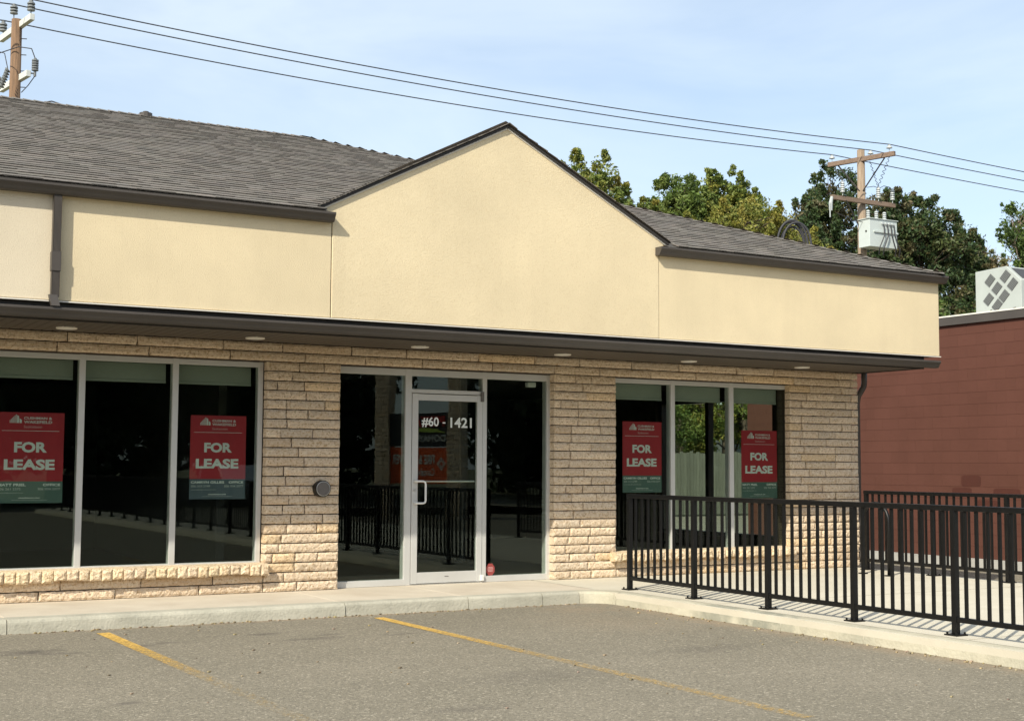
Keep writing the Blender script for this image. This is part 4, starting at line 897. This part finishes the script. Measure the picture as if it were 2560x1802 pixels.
tree('leafy green tree over the fence seen through the right-hand window', 29.4, 27.6, [(0, 0, 3.6, 1.3, 1.4), (1.1, 0, 2.7, 1.0, 1.0), (-.9, 0, 3.4, 1.1, 1.2), (.2, 0, 2.3, 1.0, .6)], 14000, GRN, seed=21, clr=.4, trunk=.13, size=.09)
tree('yellow green tree over the house seen through the right-hand window', 34.4, 28.3, [(0, 0, 4.3, 1.3, 1.2), (-1.2, 0, 3.4, 1.0, 1.2), (-1.6, 0, 2.4, .8, .8), (.8, 0, 2.9, .9, 1.0)], 15000, GRN+YEL, seed=22, clr=.4, trunk=.1, size=.09)

# ------------------------------------------------------------------ what the glass reflects: street trees, sign, car
BG = [(.018, .036, .012), (.028, .05, .016), (.04, .065, .02), (.014, .028, .010)]
spots_ = [(-12, -50), (-5, -50), (1, -49), (7, -51), (13, -49), (18.5, -50), (23.0, -50), (27.0, -56), (41, -52), (46, -50), (52, -52), (58, -50), (65, -50), (72, -51)]
nm = ['first', 'second']
for i_, (x, y) in enumerate(spots_):
    hh = 1.0
    tree('large dark street tree far behind the viewer, reflected in the shop glass', x, y, [(0, 0, 8.5*hh, 4.2, 4.5*hh), (-3, 0, 6*hh, 3.4, 3.4*hh), (3, 0, 6*hh, 3.4, 3.4*hh), (0, 0, 3.6*hh, 4.6, 2.8*hh), (1, 1, 11*hh, 3, 2.6*hh)], 11000, BG, seed=40+i_, ncl=22, clr=1.4, size=.28, group='street trees reflected in the glass', trunk=.4)
bw = thing('far_tree_belt', 'continuous dark tree belt along the far side of the road, reflected in the glass', 'tree belt', (0, -60, -.4))
rg9 = np.random.default_rng(99); cc = []
for xa_, xb_ in ((-45, 33), (40.5, 105)):
    for _ in range(int((xb_-xa_)*9)): cc.append((rg9.uniform(xa_, xb_), rg9.uniform(-62, -57), rg9.uniform(0, 1)**.9*11-.2))
v_, c_ = leaves(rg9, np.array(cc), np.full(len(cc), 1.5), 60000, .5, BG); tag(leaf_obj('foliage', v_, c_, LM, bw), kind='stuff')
th = math.radians(180+50)
SG = thing('roadside_sign', 'roadside pylon sign with stone pillars and orange and black panels, reflected in the door', 'sign', (19.9, -26.4, -.4), rotz=th, local=True)
SG.scale = (1.2, 1, 1)
q = MB(); rng = random.Random(77)
lay(q, -1.28, -.86, 0, 6.4, 48, (.2, .42), depth=.5, rough=.02); lay(q, .86, 1.30, 0, 6.4, 48, (.2, .42), depth=.5, rough=.02)
q.build('stone_pillar', M['stone'], SG)
q = MB(); q.box(-.86, .86, .1, .4, 1.16, 2.30); q.build('orange_panel', M['orange'], SG)
q = MB(); q.box(-.86, .86, .1, .4, 2.34, 3.45); q.build('black_panel', M['sign_black'], SG)
q = MB(); letters(q, 'FIRE & FLOWER', -.48, .82, 1.78, 2.08, .09, .03); letters(q, 'Cannabis Co.', -.48, .35, 1.42, 1.66, .09, .01)
for s_ in (.13, .085): q.add([(-.68-s_, .09, 1.8), (-.68, .09, 1.8-s_*1.7), (-.68+s_, .09, 1.8), (-.68, .09, 1.8+s_*1.7), (-.68-s_+.03, .09, 1.8), (-.68, .09, 1.8-s_*1.7+.05), (-.68+s_-.03, .09, 1.8), (-.68, .09, 1.8+s_*1.7-.05)], [(0, 1, 5, 4), (1, 2, 6, 5), (2, 3, 7, 6), (3, 0, 4, 7)])
letters(q, 'DONAIR', -.80, .10, 2.50, 2.72, .09, .01); q.build('lettering', M['ink'], SG)
q = MB(); letters(q, 'PIZZA', -.75, .20, 3.0, 3.35, .09, .04); q.build('red_lettering', M['sign_red'], SG)
q = MB(); q.prism([(-.80, 2.78), (-.5, 2.93), (-.1, 2.98), (.25, 2.88), (.40, 2.78), (0, 2.84)], 'y', .085, .095); q.build('swoosh', M['sign_lime'], SG)
CR = thing('parked_car', 'white pickup standing on the road far behind the viewer, reflected in the left window', 'pickup', (18.4, -41, -.44), rotz=1.35, local=True)
q = MB(); q.prism([(-2.6, .35), (-2.6, 1.05), (-1.0, 1.08), (-.75, 1.75), (.75, 1.78), (1.25, 1.12), (2.5, 1.0), (2.65, .7), (2.6, .35)], 'y', -.92, .92); q.build('body', M['car'], CR, bevel=.06)
q = MB(); q.prism([(-.68, 1.14), (-.52, 1.64), (.68, 1.66), (1.05, 1.16)], 'y', -.93, .93); q.build('side_windows', M['sign_black'], CR)
for x in (-1.65, 1.7):
    for y in (-.9, .68):
        q = MB(); q.disc((x, .36), .36, y, y+.22, 24); wh = q.build('wheel', M['tyre'], CR)
        q = MB(); q.disc((x, .36), .2, y-.01, y+.23, 16); q.build('rim', M['steel'], wh)
